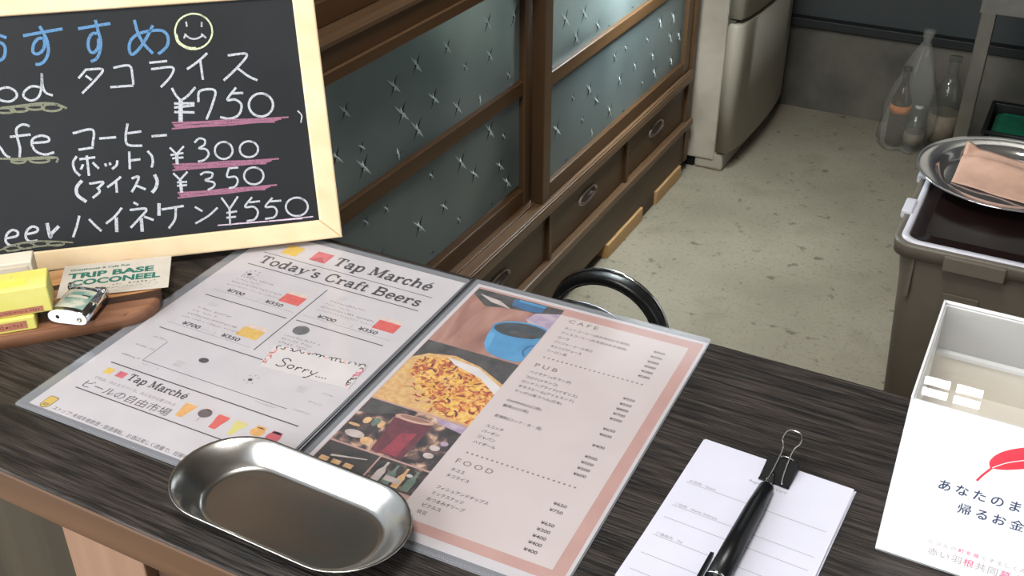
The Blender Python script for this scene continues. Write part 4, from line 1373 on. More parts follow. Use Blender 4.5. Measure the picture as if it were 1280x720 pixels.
# photographs of the menu, as coloured print
H = .11
def photo(nm, stops, sc, detail=5, dist=0.0, st=(1, 1, 1)):
    m = mat('printed_photo_' + nm, stops[0][1], .6, 0, stops[1][1], sc, st, detail=detail)
    n = m.node_tree.nodes
    cr = [x for x in n if x.type == 'VALTORGB'][0].color_ramp
    ns = [x for x in n if x.type == 'TEX_NOISE'][0]
    ns.inputs['Distortion'].default_value = dist
    while len(cr.elements) > 1:
        cr.elements.remove(cr.elements[-1])
    cr.elements[0].position, cr.elements[0].color = stops[0][0], lin(stops[0][1])
    for p_, c_ in stops[1:]:
        e_ = cr.elements.new(p_)
        e_.color = lin(c_)
    return m


pt = lambda nm, c, c2, sc=120: mat('printed_' + nm, c, .6, 0, c2, sc, detail=6)
table = photo('wooden_table', ((.3, (128, 86, 76)), (.5, (158, 112, 99)), (.7, (180, 138, 124))), 45, 8, .8, (1, .3, 1))
darkp = pt('photo_dark', (52, 50, 50), (82, 78, 78), 90)
bluep = pt('photo_blue', (66, 132, 178), (84, 150, 194), 60)
blued = pt('photo_blue_shade', (44, 92, 134), (56, 106, 150), 60)
coffee = pt('photo_coffee', (48, 56, 62), (66, 74, 80), 80)
lilac = pt('photo_lilac', (150, 130, 160), (186, 168, 182), 90)
lightp = pt('photo_light', (204, 190, 184), (178, 162, 158), 90)
white = pt('photo_white', (218, 212, 212), (206, 200, 200), 60)
cheese = pt('photo_cheese', (222, 176, 74), (206, 152, 60), 260)
rice = pt('photo_rice', (216, 178, 120), (198, 150, 96), 200)
tomato = pt('photo_tomato', (184, 82, 58), (160, 70, 56), 240)
meat = pt('photo_meat', (110, 62, 48), (88, 50, 42), 240)
wine = pt('photo_dark_red_beer', (84, 40, 50), (112, 48, 60), 160)
redg = pt('photo_red_glow', (160, 58, 74), (132, 50, 64), 200)
warm = pt('photo_warm_lamp', (196, 150, 104), (220, 180, 130), 200)
nightp = pt('photo_night', (40, 38, 38), (62, 56, 54), 110)
greenp = pt('photo_green_glass', (110, 128, 116), (88, 104, 94), 160)


def clip_u(pts, u1=85.6, u0=4.0):
    return [(min(max(x, u0), u1), y) for x, y in pts]


q.rect(4, -95, 85.8, -6.8, table, H)
q.poly([(4, -6.8), (85.8, -6.8), (85.8, -26), (60, -22), (40, -25), (22, -30), (4, -16)], darkp, H + .04)
q.poly([(9, -14), (30, -17), (44, -25), (24, -22)], lightp, H + .08)
q.poly([(40, -9), (70, -9), (70, -19), (58, -22), (42, -19)], blued, H + .08)
q.poly([(45, -8), (70, -8), (70, -12), (45, -11)], bluep, H + .1)
q.poly([(66, -22), (85.8, -14), (85.8, -44), (74, -42), (62, -34)], lilac, H + .08)
q.poly([(64, -34), (85.8, -40), (85.8, -50), (70, -44)], lightp, H + .1)
body = [(42.6, -58)] + [(44, -70), (47, -80), (52, -88), (60, -92), (70, -93.5), (80, -93), (85.6, -90)] + [(85.6, -45), (42.6, -50)]
q.poly(body, bluep, H + .12)
q.poly([(43, -62), (47, -80), (54, -89.5), (52, -76), (49, -64)], pt('photo_blue_light', (96, 164, 206), (84, 150, 196)), H + .14)
rim = clip_u([(66 + 24.5 * math.cos(t), -50.5 + 12.6 * math.sin(t) + 3 * math.cos(t)) for t in [2 * math.pi * i / 30 for i in range(30)]])
q.poly(rim, bluep, H + .16)
q.poly(clip_u([(66 + 22.5 * math.cos(t), -51 + 10.8 * math.sin(t) + 3 * math.cos(t)) for t in [2 * math.pi * i / 30 for i in range(30)]]), coffee, H + .20)
q.poly(clip_u([(70 + 12 * math.cos(t), -56 + 3.6 * math.sin(t)) for t in [2 * math.pi * i / 20 for i in range(20)]]), darkp, H + .24)
q.stroke([(85, -62), (79, -66), (77, -74), (79.5, -83), (85.4, -86)], 3.6, bluep, H + .26)
q.stroke([(85, -66), (81.5, -70), (80.5, -77), (84, -83)], 1.5, blued, H + .3)
# taco rice
q.rect(4, -180, 85.8, -95.2, rice, H)
q.poly([(4, -95.2), (85.8, -95.2), (85.8, -124), (60, -111), (35, -106), (14, -112), (4, -122)], darkp, H + .04)
q.poly([(30, -110), (60, -113), (85.8, -128), (85.8, -138), (66, -124), (40, -117)], white, H + .06)
tacomix = photo('taco_mix', ((.30, (74, 42, 34)), (.39, (150, 70, 48)), (.47, (196, 110, 66)), (.54, (222, 168, 78)), (.63, (232, 196, 112)), (.72, (206, 130, 74))), 115, 7, 1.6)
q.poly([(10, -124), (18, -116), (30, -112), (58, -117), (74, -124), (85.8, -136), (85.8, -178), (60, -177), (44, -165), (30, -152), (14, -142)], tacomix, H + .05)
egg = pt('photo_egg', (228, 192, 92), (214, 170, 74), 200)
rnd = random.Random(5)
for k in range(150):
    u, v = rnd.uniform(12, 83), -rnd.uniform(114, 176)
    if v > -122 + (u - 40) * -.35 or v < -(140 + (u - 8) * 1.0) - 2:
        continue
    a = rnd.uniform(0, 3.14)
    L = rnd.uniform(1.4, 5.0)
    m = rnd.choice((tomato, tomato, meat, cheese, cheese, egg, egg, rice))
    c_, s_ = L * math.cos(a), L * math.sin(a)
    p0, p2 = (u - c_, v - s_), (u + c_, v + s_)
    if min(p0[0], p2[0]) < 4.5 or max(p0[0], p2[0]) > 85 or min(p0[1], p2[1]) < -178.5:
        continue
    q.stroke([p0, (u + s_ * .4, v - c_ * .4), p2], rnd.uniform(.7, 1.9), m, H + .08 + k * .0004)
# beer glass at the bar
barmix = photo('bar_back', ((.36, (34, 30, 32)), (.50, (62, 52, 54)), (.57, (120, 92, 84)), (.64, (196, 160, 132)), (.72, (206, 196, 200)), (.80, (96, 84, 112))), 75, 4, 0.6)
q.rect(4, -234.6, 85.8, -181.6, barmix, H)
q.poly([(4, -181.6), (38, -181.6), (22, -196), (4, -200)], darkp, H + .03)
for u, v, ru, rv, m in ((16, -206, 3, 4, warm), (23, -205, 3, 5, greenp), (28, -206, 2.5, 4, warm), (16, -223, 8, 4, lightp), (28, -226, 5, 4, warm), (10, -214, 5, 1.5, warm), (76, -212, 4, 3, lightp), (80, -205, 3, 2.5, lilac), (76, -221, 4, 3, lightp)):
    q.ellipse(u, v, ru, rv, m, H + .05, 16)
q.poly([(60, -181.8), (85.8, -181.8), (85.8, -190), (66, -187)], lilac, H + .05)
q.poly([(32, -194), (62.5, -191), (61, -233.5), (36, -233.5)], wine, H + .09)
q.poly([(46, -208), (57, -204), (56, -232), (44, -232)], redg, H + .12)
q.ellipse(47, -190.5, 15.6, 3.6, pt('photo_beer_foam', (206, 166, 148), (190, 146, 130)), H + .14, a=.08)
q.ellipse(47, -189.8, 12, 2.3, pt('photo_beer_foam_dark', (150, 112, 98), (136, 98, 86)), H + .17, a=.08)
# two small night photographs
q.rect(4, -262, 45.8, -236.3, nightp, H)
q.rect(47.2, -262, 85.8, -236.3, photo('bar_shelf', ((.42, (34, 32, 32)), (.58, (70, 62, 58)), (.66, (150, 120, 92)), (.75, (200, 180, 160))), 110, 4, .6), H)
for k in range(3):
    q.rect(8 + 10 * k, -257, 15 + 10 * k, -252.5, warm, H + .04)
q.poly([(14, -249), (40, -243), (40, -244), (14, -251)], lightp, H + .04)
for u, w, m in ((55, 3.0, lightp), (63, 3.2, greenp), (71, 2.6, warm), (79, 3.0, greenp)):
    q.poly([(u - w, -260), (u + w, -260), (u + w, -249), (u + 1, -244.5), (u + 1, -239), (u - 1, -239), (u - 1, -244.5), (u - w, -249)], m, H + .05)
q.rect(60, -256, 72, -251, lightp, H + .08); q.ellipse(75, -245, 2.4, 1.6, lightp, H + .07)


def dotted(v):
    for k in range(22):
        q.ellipse(99 + k * 3.92, -v, .95, .85, m_brownp, .16, 10)


def item(v, name, price=None, width=None, pv=None):
    q.text(name, 97, -v - 1.5, 3.9, m_ptext, .16, width=width, bold=.012)
    if price:
        q.text('¥' + price, 184, -(pv if pv else v) - 1.4, 4.1, m_ptext, .16, 'R', width=9.6, bold=.016)


q.text('CAFE', 96, -22.4, 7.0, m_brownp, .16, width=26, spacing=1.5, bold=.01)
item(30.9, 'ホットコーヒー(弁天池の水を使用)', '300', 57)
item(38.2, 'アイスコーヒー(弁天池の水を使用)', '350', 57)
item(45.6, 'コーラ', '280', 10)
item(52.6, 'ジンジャーエール辛口', '280', 33)
item(59.7, 'オレンジジュース', '280', 27)
item(66.7, 'ウーロン茶', '280', 17)
dotted(76.6)
q.text('PUB', 97, -91.3, 7.0, m_brownp, .16, width=19, spacing=1.5, bold=.01)
item(98.8, 'ハイネケン(オランダ)', '550', 35)
item(106, 'コロナ(メキシコ)', '550', 27)
item(112.7, 'ロンドンプライド(イギリス)', '800', 46)
item(119.2, 'ギネスビール(アイルランド)', '700', 46)
item(125.8, 'サッポロ黒ラベル(日本)', '500', 39)
item(138.9, 'OHMINE(山口県)', '650', 28.5)
item(145.8, '獺祭(山口県)', '600', 21)
item(159.4, '麦焼酎(ロック・水・湯)', '400', 38)
item(172.9, 'スコッチ', '500', 14)
item(179.6, 'バーボン', '500', 14)
item(186.3, 'ジャパン', '500', 14)
item(193.0, 'ハイボール', '600', 17.5)
dotted(205.9)
q.text('FOOD', 96, -218.9, 7.0, m_brownp, .16, width=28.5, spacing=1.5, bold=.01)
item(225.9, 'タコス', '650', 10.5)
item(232.5, 'タコライス', '750', 17.5)
item(245.8, 'フィシュアンドチップス', '650', 39)
item(252.3, 'ミックスナッツ', '300', 24)
item(258.8, 'おつまみオリーブ', '400', 28)
item(265.2, 'ピクルス', '400', 14)
item(272.0, '枝豆', '400', 7)
tag(q.build('cafe_menu'), 'cafe menu sheet with food photographs and a dusty pink border in the right page', 'menu')

# ================================================================ oval steel tray
m_steel = mat('brushed_stainless', (196, 194, 190), 0.25, 1.0, (190, 188, 184), 12)
TCX, TCY, TCZ = -0.3695, 0.3965, CT + 0.0022


def stadium(L, Wd, n=20):
    r = Wd / 2
    s_ = L / 2 - r
    return [(s_ + r * math.cos(R(-90 + 180 * k / n)), r * math.sin(R(-90 + 180 * k / n))) for k in range(n + 1)] + [(-s_ + r * math.cos(R(90 + 180 * k / n)), r * math.sin(R(90 + 180 * k / n))) for k in range(n + 1)]


def tray_rings(spec):
    out = []
    for L, Wd, z in spec:
        out.append([(x, y, z) for x, y in stadium(L, Wd)])
    return out


b = MB(Matrix.Translation((TCX, TCY, TCZ)) @ Matrix.Rotation(R(-1.0), 4, 'Z') @ Matrix.Diagonal((.985, .96, 1, 1)))
spec = [(.100, .034, .0006), (.128, .056, .0006), (.134, .062, .0010), (.1385, .0655, .0024), (.146, .0695, .0062), (.156, .0750, .0108), (.166, .0800, .0146), (.173, .0838, .0166), (.1765, .0862, .0171), (.1775, .0868, .0166), (.1770, .0866, .0160),
        (.173, .0830, .0154), (.165, .0788, .0134), (.155, .0738, .0096), (.145, .0683, .0050), (.1375, .0645, .0012), (.133, .0610, 0.0), (.128, .0560, 0.0)]
b.loft(tray_rings(spec), m_steel, True, True, True)
tag(b.build('oval_tray', m_steel), 'oval brushed steel tray at the front of the counter, over the menus', 'tray')

# ================================================================ registration cards, clip, pen
m_cardw = mat('white_card_stock', (208, 207, 220), 0.7, 0, (212, 211, 224), 30)
pad = thing('registration_cards', 'stack of white registration cards held by a black clip', 'card stack', (-0.103, 0.52, CT))
for k, (dx, dy, az) in enumerate(((.0016, .001, -2.6), (-.0012, .0004, -1.9), (.0008, -.0012, -2.9), (0, 0, -2.3))):
    F = frame((-0.1570 + dx, 0.5980 + dy, CT + .0003 + k * .0006), az)
    q = Print(F)
    q.mi(m_cardw)
    for z, rev in ((.5, False), (0, True)):
        pl = [(0, 0), (0, -148), (106, -148), (106, 0)]
        q.poly(pl[::-1] if rev else pl, m_cardw, z)
    for a, c in (((0, 0), (106, 0)), ((106, 0), (106, -148)), ((106, -148), (0, -148)), ((0, -148), (0, 0))):
        q.face([q.v((a[0], a[1], 0)), q.v((c[0], c[1], 0)), q.v((c[0], c[1], .5)), q.v((a[0], a[1], .5))], m_cardw)
    if k == 3:
        q.text('Registration Card', 42, -27.5, 3.4, m_mid, .56, width=25.5)
        for v, s_, u0 in ((49.2, 'お名前   Name', 1), (74.8, 'ご住所   Home Address', 1), (87.6, '', 1), (106.0, 'ご連絡先   Tel', 1), (124, '', 1), (140, '', 1)):
            q.rect(5.5, -v - .18, 101, -v + .18, m_mid, .56)
            if s_:
                q.text(s_, 7, -v + 1.2, 3.0, m_mid, .56)
        q.build('top_card', None, pad)
    else:
        q.build('card', None, pad)
ZP = CT + .0003 + 3 * .0006 + .0005

KM = frame((-0.1005, 0.5775, 0), -2.3)
clip = thing('binder_clip', 'black binder clip with silver wire handles on the top edge of the white cards', 'binder clip', (-0.1005, 0.585, CT))
b = MB(KM)
w = .0105
zb, zt = CT + .0001, ZP + .0003
prof_o = [(-.004, zt + .0006), (.0165, CT + .0098), (.0175, CT + .0095), (.0175, CT + .0008), (.0165, CT + .0001), (-.004, CT + .0001)]
b.loft([[(-w, y, z) for y, z in prof_o], [(w, y, z) for y, z in prof_o]], m_black, True, True, True, False)
b.build('clip_body', m_black, clip)
for sx in (-1, 1):
    b = MB(KM)
    b.tube([(sx * .0105, -.0040, zt + .0009), (sx * .0048, -.0040, zt + .0009)], .0009, m_black, 8)
    b.build('jaw_roll', m_black, clip)
m_wire = mat('nickel_wire', (214, 214, 210), 0.22, 1.0, (196, 196, 192), 90)


def handle(zf, tip_y, tip_z, wide):
    pts = [(-.0085, -.0035, zf), (-.0058, -.0038, zf), (-.0042, .001, zf + (tip_z - zf) * .14), (-.0034, .014, zf + (tip_z - zf) * .45), (-.0036, .024, zf + (tip_z - zf) * .68), (-wide, tip_y - .009, zf + (tip_z - zf) * .85),
           (-wide * .8, tip_y - .002, tip_z), (0, tip_y, tip_z), (wide * .8, tip_y - .002, tip_z), (wide, tip_y - .009, zf + (tip_z - zf) * .85), (.0036, .024, zf + (tip_z - zf) * .68), (.0034, .014, zf + (tip_z - zf) * .45), (.0042, .001, zf + (tip_z - zf) * .14), (.0058, -.0038, zf), (.0085, -.0035, zf)]
    bb = MB(KM)
    bb.tube(smooth(pts, 4), .00062, m_wire, 8)
    bb.build('wire_handle', m_wire, clip)


handle(zt + .0010, .0385, CT + .0185, .0062)
b = MB(KM)
pts = [(-.0055, .0165, CT + .0016), (-.0062, .021, CT + .0018), (-.005, .0265, CT + .002), (0, .0285, CT + .002), (.005, .0265, CT + .002), (.0062, .021, CT + .0018), (.0055, .0165, CT + .0016)]
b.tube(smooth(pts, 4), .0007, m_wire, 8)
b.build('wire_handle', m_wire, clip)

# pen: tip at the clip, barrel towards the viewer
m_pen = mat('glossy_black_barrel', (12, 13, 14), 0.32, 0, (15, 16, 17), 40, spec=0.35)
pen = thing('pen', 'black ballpoint pen with a silver tip lying across the white cards', 'pen', (-0.103, 0.5, ZP))
tip = Vector((-0.1025, 0.5800, ZP + .0040)); end = Vector((-0.1075, 0.4385, ZP + .0069))
ax = (end - tip).normalized()
PMx = Matrix.Translation(tip) @ ax.to_track_quat('Z', 'X').to_matrix().to_4x4()
b = MB(PMx); b.lathe([(0.0001, 0), (.0009, .0002), (.0012, .003), (.0034, .014), (.0036, .0155)], (0, 0, 0), 20, m_silver); b.build('tip', m_silver, pen)
b = MB(PMx); b.lathe([(.0040, .0154), (.0050, .017), (.0062, .040), (.0066, .070), (.0066, .1118)], (0, 0, 0), 28, m_pen)
o = b.build('barrel', m_pen, pen)
b = MB(PMx); b.lathe([(.0067, .1118), (.0069, .1122), (.0069, .1134), (.0067, .1138)], (0, 0, 0), 28, m_silver); b.build('ring', m_silver, pen)
b = MB(PMx); b.lathe([(.0066, .1138), (.0064, .136), (.0050, .140), (.0036, .1405), (.0036, .147), (.0001, .148)], (0, 0, 0), 28, m_pen); b.build('cap', m_pen, pen)
side = ax.cross(Vector((0, 0, 1))).normalized()        # clip on the viewer's left of the barrel
if side.x > 0:
    side = -side
b = MB()
upv = Vector((0, 0, 1))
c0 = tip + ax * .0945 + side * .0090 + upv * .0015
c1 = tip + ax * .138 + side * .0085 + upv * .0015
rings = []
for t, wd in ((0, .0012), (.06, .0020), (.2, .0024), (1, .0028)):
    c_ = c0.lerp(c1, t)
    rings.append([tuple(c_ + side * a + upv * z_) for a, z_ in ((-.0011, -wd), (.0011, -wd * .8), (.0011, wd * .8), (-.0011, wd))])
b.loft(rings, m_pen, True, True, True, False)
cc = tip + ax * .138
b.tube([cc + side * .004, cc + side * .0095 + upv * .0015], .002, m_pen, 8)
b.build('pocket_clip', m_pen, pen)

# ================================================================ donation box
m_white = mat('white_acrylic', (250, 250, 250), 0.22, 0, (246, 246, 246), 10)
m_inw = mat('inner_white_plastic', (226, 224, 220), 0.4, 0, (222, 219, 214), 10)
def translucent(m, fac):
    n, l = m.node_tree.nodes, m.node_tree.links
    t = n.new('ShaderNodeBsdfTranslucent')
    t.inputs['Color'].default_value = (0.95, 0.95, 0.94, 1)
    mx = n.new('ShaderNodeMixShader')
    mx.inputs[0].default_value = fac
    l.new(n['Principled BSDF'].outputs[0], mx.inputs[1])
    l.new(t.outputs[0], mx.inputs[2])
    l.new(mx.outputs[0], n['Material Output'].inputs['Surface'])


translucent(m_white, 0.25)
translucent(m_inw, 0.6)
m_beige = mat('beige_liner', (226, 219, 206), 0.6, 0, (232, 225, 212), 14)
m_lid = clear_mat('clear_acrylic_lid', (250, 250, 250), 0.96, 0.01, (240, 240, 240), 1.5)
m_navy = mat('navy_print', (44, 56, 88), 0.5, 0, (52, 64, 96), 100)
m_feather = mat('red_feather_print', (236, 64, 78), 0.5, 0, (228, 54, 70), 80)
m_pinkp = mat('magenta_print', (224, 96, 140), 0.5, 0, (214, 86, 130), 100)
m_greyp = mat('grey_print', (176, 160, 162), 0.5, 0, (186, 170, 172), 100)
bx0, bx1, by0, by1 = -0.0275, 0.172, 0.546, 0.6625
bz0, bz1 = CT + .0005, CT + .1205
don = thing('donation_box', 'white donation box with a red feather on its front and a clear lid', 'donation box', ((bx0 + bx1) / 2, (by0 + by1) / 2, CT))
b = MB()
t = .0025
b.box((bx0, by0, bz0), (bx1, by1, bz0 + t), m_white, .001)
b.box((bx0, by0, bz0), (bx1, by0 + t, bz1 - .001), m_white, .001)
b.box((bx0, by0 + t, bz0), (bx0 + t, by1, bz1 - .001), m_white, .0006)
b.box((bx1 - t, by0 + t, bz0), (bx1, by1, bz1 - .001), m_white, .0006)
b.box((bx0, by1 - t, bz0), (bx1, by1, bz1 - .001), m_inw, .0006)
b.build('case', m_white, don)
b = MB()
b.box((bx0 + t, by1 - t - .0042, CT + .083), (bx1 - t, by1 - t - .0001, CT + .0865), m_white, .0006)
b.build('inner_ledge', m_white, don)
b = MB(); b.box((bx0 + t, by1 - t - .0030, CT + .004), (bx1 - t, by1 - t - .0002, CT + .083), m_beige); b.box((bx0 + t, by0 + t + .0001, CT + .0035), (bx1 - t, by1 - t - .0031, CT + .058), m_beige)
b.build('inner_liner', m_beige, don)
b = MB(); b.box((bx0, by0, bz1 - .0008), (bx1, by1, bz1 + .0010), m_lid, .0003); b.build('lid', m_lid, don)
b = MB()
b.box((bx0 - .0001, by1 - .0016, bz1 - .0005), (bx1, by1 + .0001, bz1 + .0013), m_white, .0003)
b.box((bx0 - .0001, by0 - .0001, bz1 - .0005), (bx0 + .0014, by1, bz1 + .0013), m_white, .0003)
b.build('lid_edge', m_white, don)
q = Print(Matrix.Translation((bx0, by0 - .00005, CT)) @ Matrix.Rotation(R(90), 4, 'X'))
h = .05
for k, ch in enumerate('あなたのまちに'):
    q.text(ch, 29.4 + k * 9.7, 63.0, 8.4, m_navy, h, 'C', bold=.014, sx=.95)
for k, ch in enumerate('帰るお金。'):
    q.text(ch, 43.0 + k * 9.7, 50.0, 8.4, m_navy, h, 'C', bold=.014, sx=.95)
for k, ch in enumerate('じぶんの町を良くするしくみ。'):
    q.text(ch, 30.3 + k * 4.35, 20.2, 3.5, m_pinkp if ch in '町良を' else m_greyp, h, 'C', bold=.004)
for k, ch in enumerate('赤い羽根共同募金'):
    q.text(ch, 32.8 + k * 6.9, 11.6, 6.4, m_pinkp if ch in '根募' else m_greyp, h, 'C')
q.build('front_print', None, don)
q = Print(Matrix.Translation((bx0, by0 - .00005, CT)) @ Matrix.Rotation(R(90), 4, 'X'))
vane = [(a - 6.4, c - .3) for a, c in [(56.2, 88.0), (54.9, 92.0), (56.5, 97.0), (60, 101.5), (65, 105.5), (72, 109.5), (80, 113.0), (88, 115.5), (96, 117), (104, 117), (100, 113), (95, 108.5), (89, 104), (82, 99.5), (75, 95.2), (69, 92.0), (62, 89.0)]]
q.poly([tuple(v)[:2] for v in smooth(vane + [vane[0]], 3)[:-1]], m_feather, h)
q.stroke([(45.0, 76.2), (47.2, 81.5), (50.8, 88.3)], 1.3, m_feather, h + .02)
q.stroke([(50.8, 88.3), (57.6, 94.7), (67.6, 100.7), (81.6, 107.2), (93, 112.7)], .55, m_white, h + .03)
q.build('feather_emblem', None, don)

# ================================================================ grey storage crate and the plate on it
m_crate = mat('grey_brown_plastic', (100, 92, 81), 0.5, 0, (106, 98, 87), 12)
m_lip_lit = mat('lit_lip_plastic', (206, 204, 214), 0.35, 0, (212, 210, 220), 12)  # paler than the bin: light falling on the lip put into its colour
m_maroon = mat('dark_maroon_lid', (24, 13, 13), 0.3, 0, (27, 15, 15), 10, spec=0.3)
crate = thing('storage_crate', 'grey plastic storage crate with a dark maroon lid, on the floor behind the counter', 'crate', (0.04, 1.9, 0))
KX0, KX1, KY0, KY1, KZ = -0.170, 0.250, 1.672, 2.095, 0.380


def rr(i, z, rad=.03):
    return [(x, y, z) for x, y in round_rect(KX0 + i, KY0 + i, KX1 - i, KY1 - i, (rad,) * 4, 6)]


b = MB()
b.loft([rr(.040, 0.0), rr(.036, .004), rr(.018, .30), rr(.012, KZ - .03), rr(.012, KZ - .004)], m_crate, True, True, True)
b.build('bin', m_crate, crate)
b = MB()
b.loft([rr(.013, KZ - .025), rr(.002, KZ - .024), rr(0, KZ - .004), rr(.001, KZ), rr(.010, KZ), rr(.0105, KZ - .004)], m_crate, True, False, False)
b.build('rim', m_crate, crate)
b = MB()
b.loft([rr(.0105, KZ - .003, .026), rr(.0105, KZ + .002, .026), rr(.0205, KZ + .0025, .024), rr(.021, KZ - .004, .024)], m_lip_lit, True, False, False)
for y in (1.785, 1.94):
    b.box((KX0 - .006, y, KZ - .010), (KX0 + .012, y + .055, KZ + .006), m_lip_lit, .003)
b.build('lid_rim', m_lip_lit, crate)
b = MB()
b.loft([rr(.021, KZ - .006, .024), rr(.024, KZ - .002, .024), rr(.040, KZ - .003, .02), rr(.045, KZ + .003, .018)], m_maroon, True, False, True)
b.build('lid', m_maroon, crate)
b = MB()
b.box((-.085, KY0 - .006, KZ - .030), (.010, KY0 + .012, KZ - .002), m_crate, .003)
b.build('front_catch', m_crate, crate)
b = MB()
b.box((KX0 + .036, KY0 + .008, KZ - .10), (KX0 + .042, KY0 + .026, KZ - .02), m_crate, .002)
b.build('rib', m_crate, crate)
b = MB()
b.loft([[(x, KY0 + .0176 + (.28 - z) * .08, z) for x, z in ((-.075, .30), (-.018, .30), (-.018, .22), (-.075, .22))], [(x, KY0 + .0155 + (.28 - z) * .08, z) for x, z in ((-.074, .299), (-.019, .299), (-.019, .221), (-.074, .221))]], m_crate, True, True, True, False)
b.build('label_panel', m_crate, crate)

m_plate = mat('polished_plate_silver', (232, 232, 236), 0.12, 0.92, (224, 224, 228), 30)
PC = (-0.027, 1.980, KZ + .0035)
b = MB()
b.lathe([(0.0001, .0030), (.108, .0030), (.116, .0045), (.122, .012), (.126, .0175), (.132, .0200), (.150, .0222), (.156, .0240), (.1585, .0252), (.1600, .0240), (.1590, .0222), (.150, .0202), (.131, .0180), (.123, .013), (.117, .003), (.112, 0.0), (.0001, 0.0)], PC, 72, m_plate)
tag(b.build('silver_plate', m_plate), 'round polished silver plate standing on the crate lid', 'plate')

m_nap = mat('tan_cloth', (196, 156, 136), 0.85, 0, (206, 166, 146), 40, bump=0.15)
b = MB()
n = 26
z0 = PC[2] + .0034
P00, P10, P11, P01 = Vector((-.128, 1.930)), Vector((.060, 1.886)), Vector((.075, 2.045)), Vector((-.114, 2.088))
P00 = Vector((-.117, 1.935))
grid, gridb = [], []
for i in range(n + 1):
    r1, r2 = [], []
    for j in range(n + 1):
        u, v = i / n, j / n
        c_ = P00.lerp(P10, u).lerp(P01.lerp(P11, u), v)
        ridge = .020 * math.exp(-((v - .62 - .10 * u) / .16) ** 2) * (1 - u) ** .6 * (.35 + .65 * min(1, u * 6))
        zz = z0 + .0016 + ridge + .010 * max(0, v - .78) / .22 * (1 - u * .4) + .0016 * math.sin(7 * u + 3 * v) ** 2
        r_ = (c_ - Vector(PC[:2])).length
        if r_ > .112:
            zz = max(zz, z0 + .0016 + min(.019, (r_ - .112) * .9 + .003))
        r1.append(b.v((c_.x, c_.y, zz)))
        r2.append(b.v((c_.x, c_.y, zz - .0013)))
    grid.append(r1); gridb.append(r2)
for i in range(n):
    for j in range(n):
        b.face([grid[i][j], grid[i + 1][j], grid[i + 1][j + 1], grid[i][j + 1]], m_nap, True)
        b.face([gridb[i][j + 1], gridb[i + 1][j + 1], gridb[i + 1][j], gridb[i][j]], m_nap, True)
for k in range(n):
    b.face([grid[k][0], gridb[k][0], gridb[k + 1][0], grid[k + 1][0]], m_nap)
    b.face([grid[k + 1][n], gridb[k + 1][n], gridb[k][n], grid[k][n]], m_nap)
    b.face([grid[0][k + 1], gridb[0][k + 1], gridb[0][k], grid[0][k]], m_nap)
    b.face([grid[n][k], gridb[n][k], gridb[n][k + 1], grid[n][k + 1]], m_nap)
tag(b.build('tan_cloth', m_nap), 'folded tan cloth lying on the silver plate', 'cloth')

# ================================================================ steel kitchen table with things under it
m_ss = mat('satin_stainless', (172, 170, 162), 0.32, 1.0, (160, 158, 150), 30, (1, 1, 1), 0.02)
m_ssd = mat('dull_steel', (128, 124, 114), 0.35, 0.85, (136, 132, 122), 20)
TY = 2.30
tb = thing('steel_table', 'stainless steel kitchen table against the back wall at the right', 'table', (0.4, 2.7, 0))
b = MB()
b.box((-.163, TY - .012, .648), (1.05, 3.08, .668), m_ss, .002)
b.build('table_top', m_ss, tb)
b = MB()
b.box((-.160, TY - .006, .592), (1.04, TY + .02, .648), m_ss, .002)
b.box((-.160, TY + .02, .592), (-.135, 3.07, .648), m_ss, .002)
b.build('apron', m_ss, tb)
for x, y in ((-.156, TY), (.99, TY), (.16, 3.02), (.99, 3.02)):
    b = MB(); b.box((x, y, 0.0), (x + .028, y + .034, .592), m_ssd, .002)
    b.build('leg', m_ssd, tb)
m_crd = mat('black_basket_plastic', (22, 23, 23), 0.5, 0, (28, 29, 29), 30)
m_grn = mat('green_wrapping', (22, 116, 84), 0.35, 0, (30, 138, 104), 22, bump=0.4)
bk = thing('black_basket', 'black plastic basket on the floor under the steel table', 'basket', (.07, 2.85, 0))
gx0, gx1, gy0, gy1 = -.128, .20, 2.86, 3.09
b = MB()
b.box((gx0, gy0, 0), (gx1, gy1, .008), m_crd, .002)
for a, c in (((gx0, gy0, .008), (gx0 + .008, gy1, .13)), ((gx1 - .008, gy0, .008), (gx1, gy1, .13)), ((gx0, gy0, .008), (gx1, gy0 + .006, .05)), ((gx0, gy1 - .008, .008), (gx1, gy1, .13))):
    b.box(a, c, m_crd, .002)
b.build('bin', m_crd, bk)
b = MB()
b.tube([(gx0, gy0 + .004, .128), (gx1, gy0 + .004, .128), (gx1, gy1, .128), (gx0, gy1, .128)], .006, m_crd, 8, True)
b.build('rim', m_crd, bk)
b = MB()
rnd = random.Random(2)
N_p = 12
rings = []
for k in range(6):
    z = .010 + .098 * k / 5
    r_ = []
    for x, y in round_rect(gx0 + .018, gy0 + .012, gx1 - .02, gy1 - .02, (.02,) * 4, 3):
        r_.append((x + rnd.uniform(-.003, .003), y + rnd.uniform(-.003, .003), z + rnd.uniform(-.002, .002)))
    rings.append(r_)
b.loft(rings, m_grn, True, True, True, False)
tag(b.build('green_packet', m_grn), 'green plastic-wrapped packet lying in the black basket', 'packet')

# ================================================================ bottles and the clear bag by the wall
m_bag = clear_mat('clear_bag_film', (210, 208, 200), 0.82, 0.18, (176, 174, 166), 1.3)
m_bglass = clear_mat('clear_bottle_glass', (200, 204, 196), 0.80, 0.04, (96, 98, 90), 1.5)
m_brown = mat('brown_bottle_glass', (58, 40, 26), 0.08, 0, (48, 33, 22), 20, coat=.6)
m_label = mat('beige_paper_label', (118, 106, 90), 0.8, 0, (108, 97, 82), 60)
m_orange = mat('orange_label', (206, 128, 58), 0.7, 0, (190, 108, 44), 60)
m_cap = mat('white_cap', (196, 194, 186), 0.5, 0, (188, 186, 178), 60)


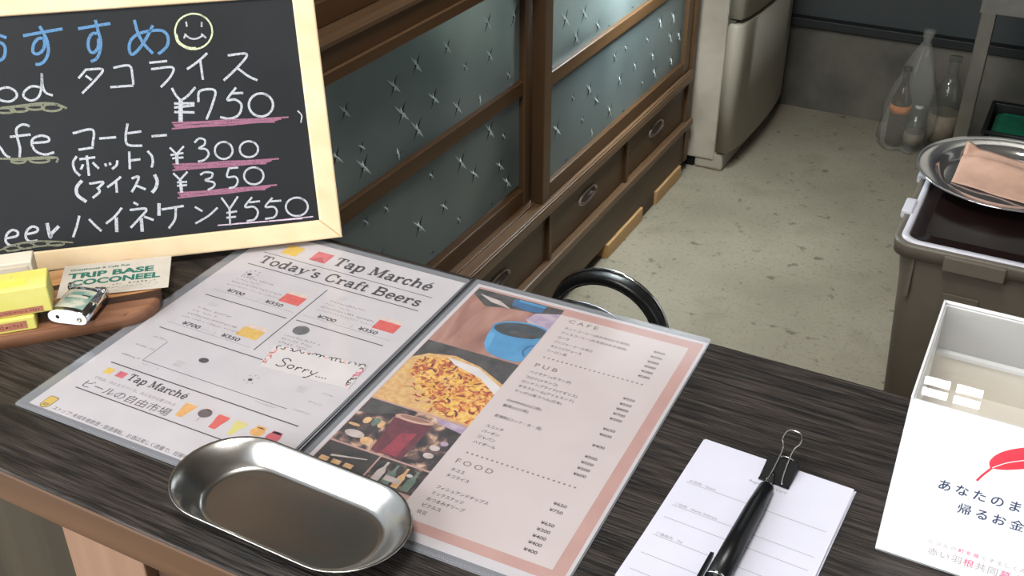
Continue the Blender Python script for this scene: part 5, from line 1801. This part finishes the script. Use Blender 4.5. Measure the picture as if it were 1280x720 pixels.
def bottle(name, label, x, y, r, h, glass, lab, lab_z0, lab_z1, cap, group=None, lid=True):
    t_ = thing(name, label, 'bottle', (x, y, 0), group)
    k = h
    bb = MB()
    bb.lathe([(.0001, .004), (r * .9, 0.001), (r, .008), (r, k * .55), (r * .96, k * .60), (r * .55, k * .74), (r * .36, k * .80), (r * .34, k * .93), (r * .40, k * .94), (r * .40, k * .965)], (x, y, 0), 28, glass)
    bb.build('glass_body', glass, t_)
    bb = MB()
    bb.lathe([(r + .0004, lab_z0), (r + .0010, lab_z0), (r + .0010, lab_z1), (r + .0004, lab_z1)], (x, y, 0), 28, lab)
    bb.build('paper_label', lab, t_)
    bb = MB()
    bb.lathe([(r * .43, k * .955), (r * .43, k), (.0001, k)], (x, y, 0), 20, cap)
    bb.build('cap', cap, t_)
    return t_


bottle('glass_bottle', 'clear glass bottle with a beige paper label standing beside the plastic bag', -.240, 3.015, .040, .262, m_bglass, m_label, .03, .105, m_bglass)
bottle('glass_bottle', 'brown bottle with an orange neck label inside the clear plastic bag', -.352, 2.985, .027, .225, m_brown, m_orange, .098, .119, m_black)
bottle('glass_bottle', 'clear glass bottle inside the clear plastic bag, right of the brown one', -.302, 2.975, .026, .125, m_bglass, m_label, .02, .05, m_cap)
# bag: gathered at the top, slumped round the bottles
b = MB()
rnd = random.Random(9)
rings = []
SPEC = [(.002, .050, .045), (.010, .066, .058), (.06, .072, .062), (.12, .066, .056), (.18, .054, .044), (.23, .038, .030), (.27, .024, .017), (.295, .013, .009), (.305, .009, .007), (.320, .014, .010), (.335, .016, .011)]
for z, rx, ry in SPEC:
    ring = []
    sh = z / .335
    for k in range(36):
        a = 2 * math.pi * k / 36
        wob = 1 + .10 * math.sin(5 * a + z * 20) * (1 - sh * .2) + .06 * math.sin(9 * a - z * 31)
        ring.append((-.332 + .004 * sh + rx * wob * math.cos(a) + .012 * sh, 2.978 + ry * wob * math.sin(a), z + .003 * math.sin(7 * a)))
    rings.append(ring)
b.loft(rings, m_bag, True, True, False)
tag(b.build('plastic_bag', m_bag), 'clear plastic bag with its neck gathered, standing on the floor by the back wall', 'bag')

# ================================================================ tidy up the lettering helper
bpy.data.objects.remove(_to)
bpy.data.curves.remove(_tc)
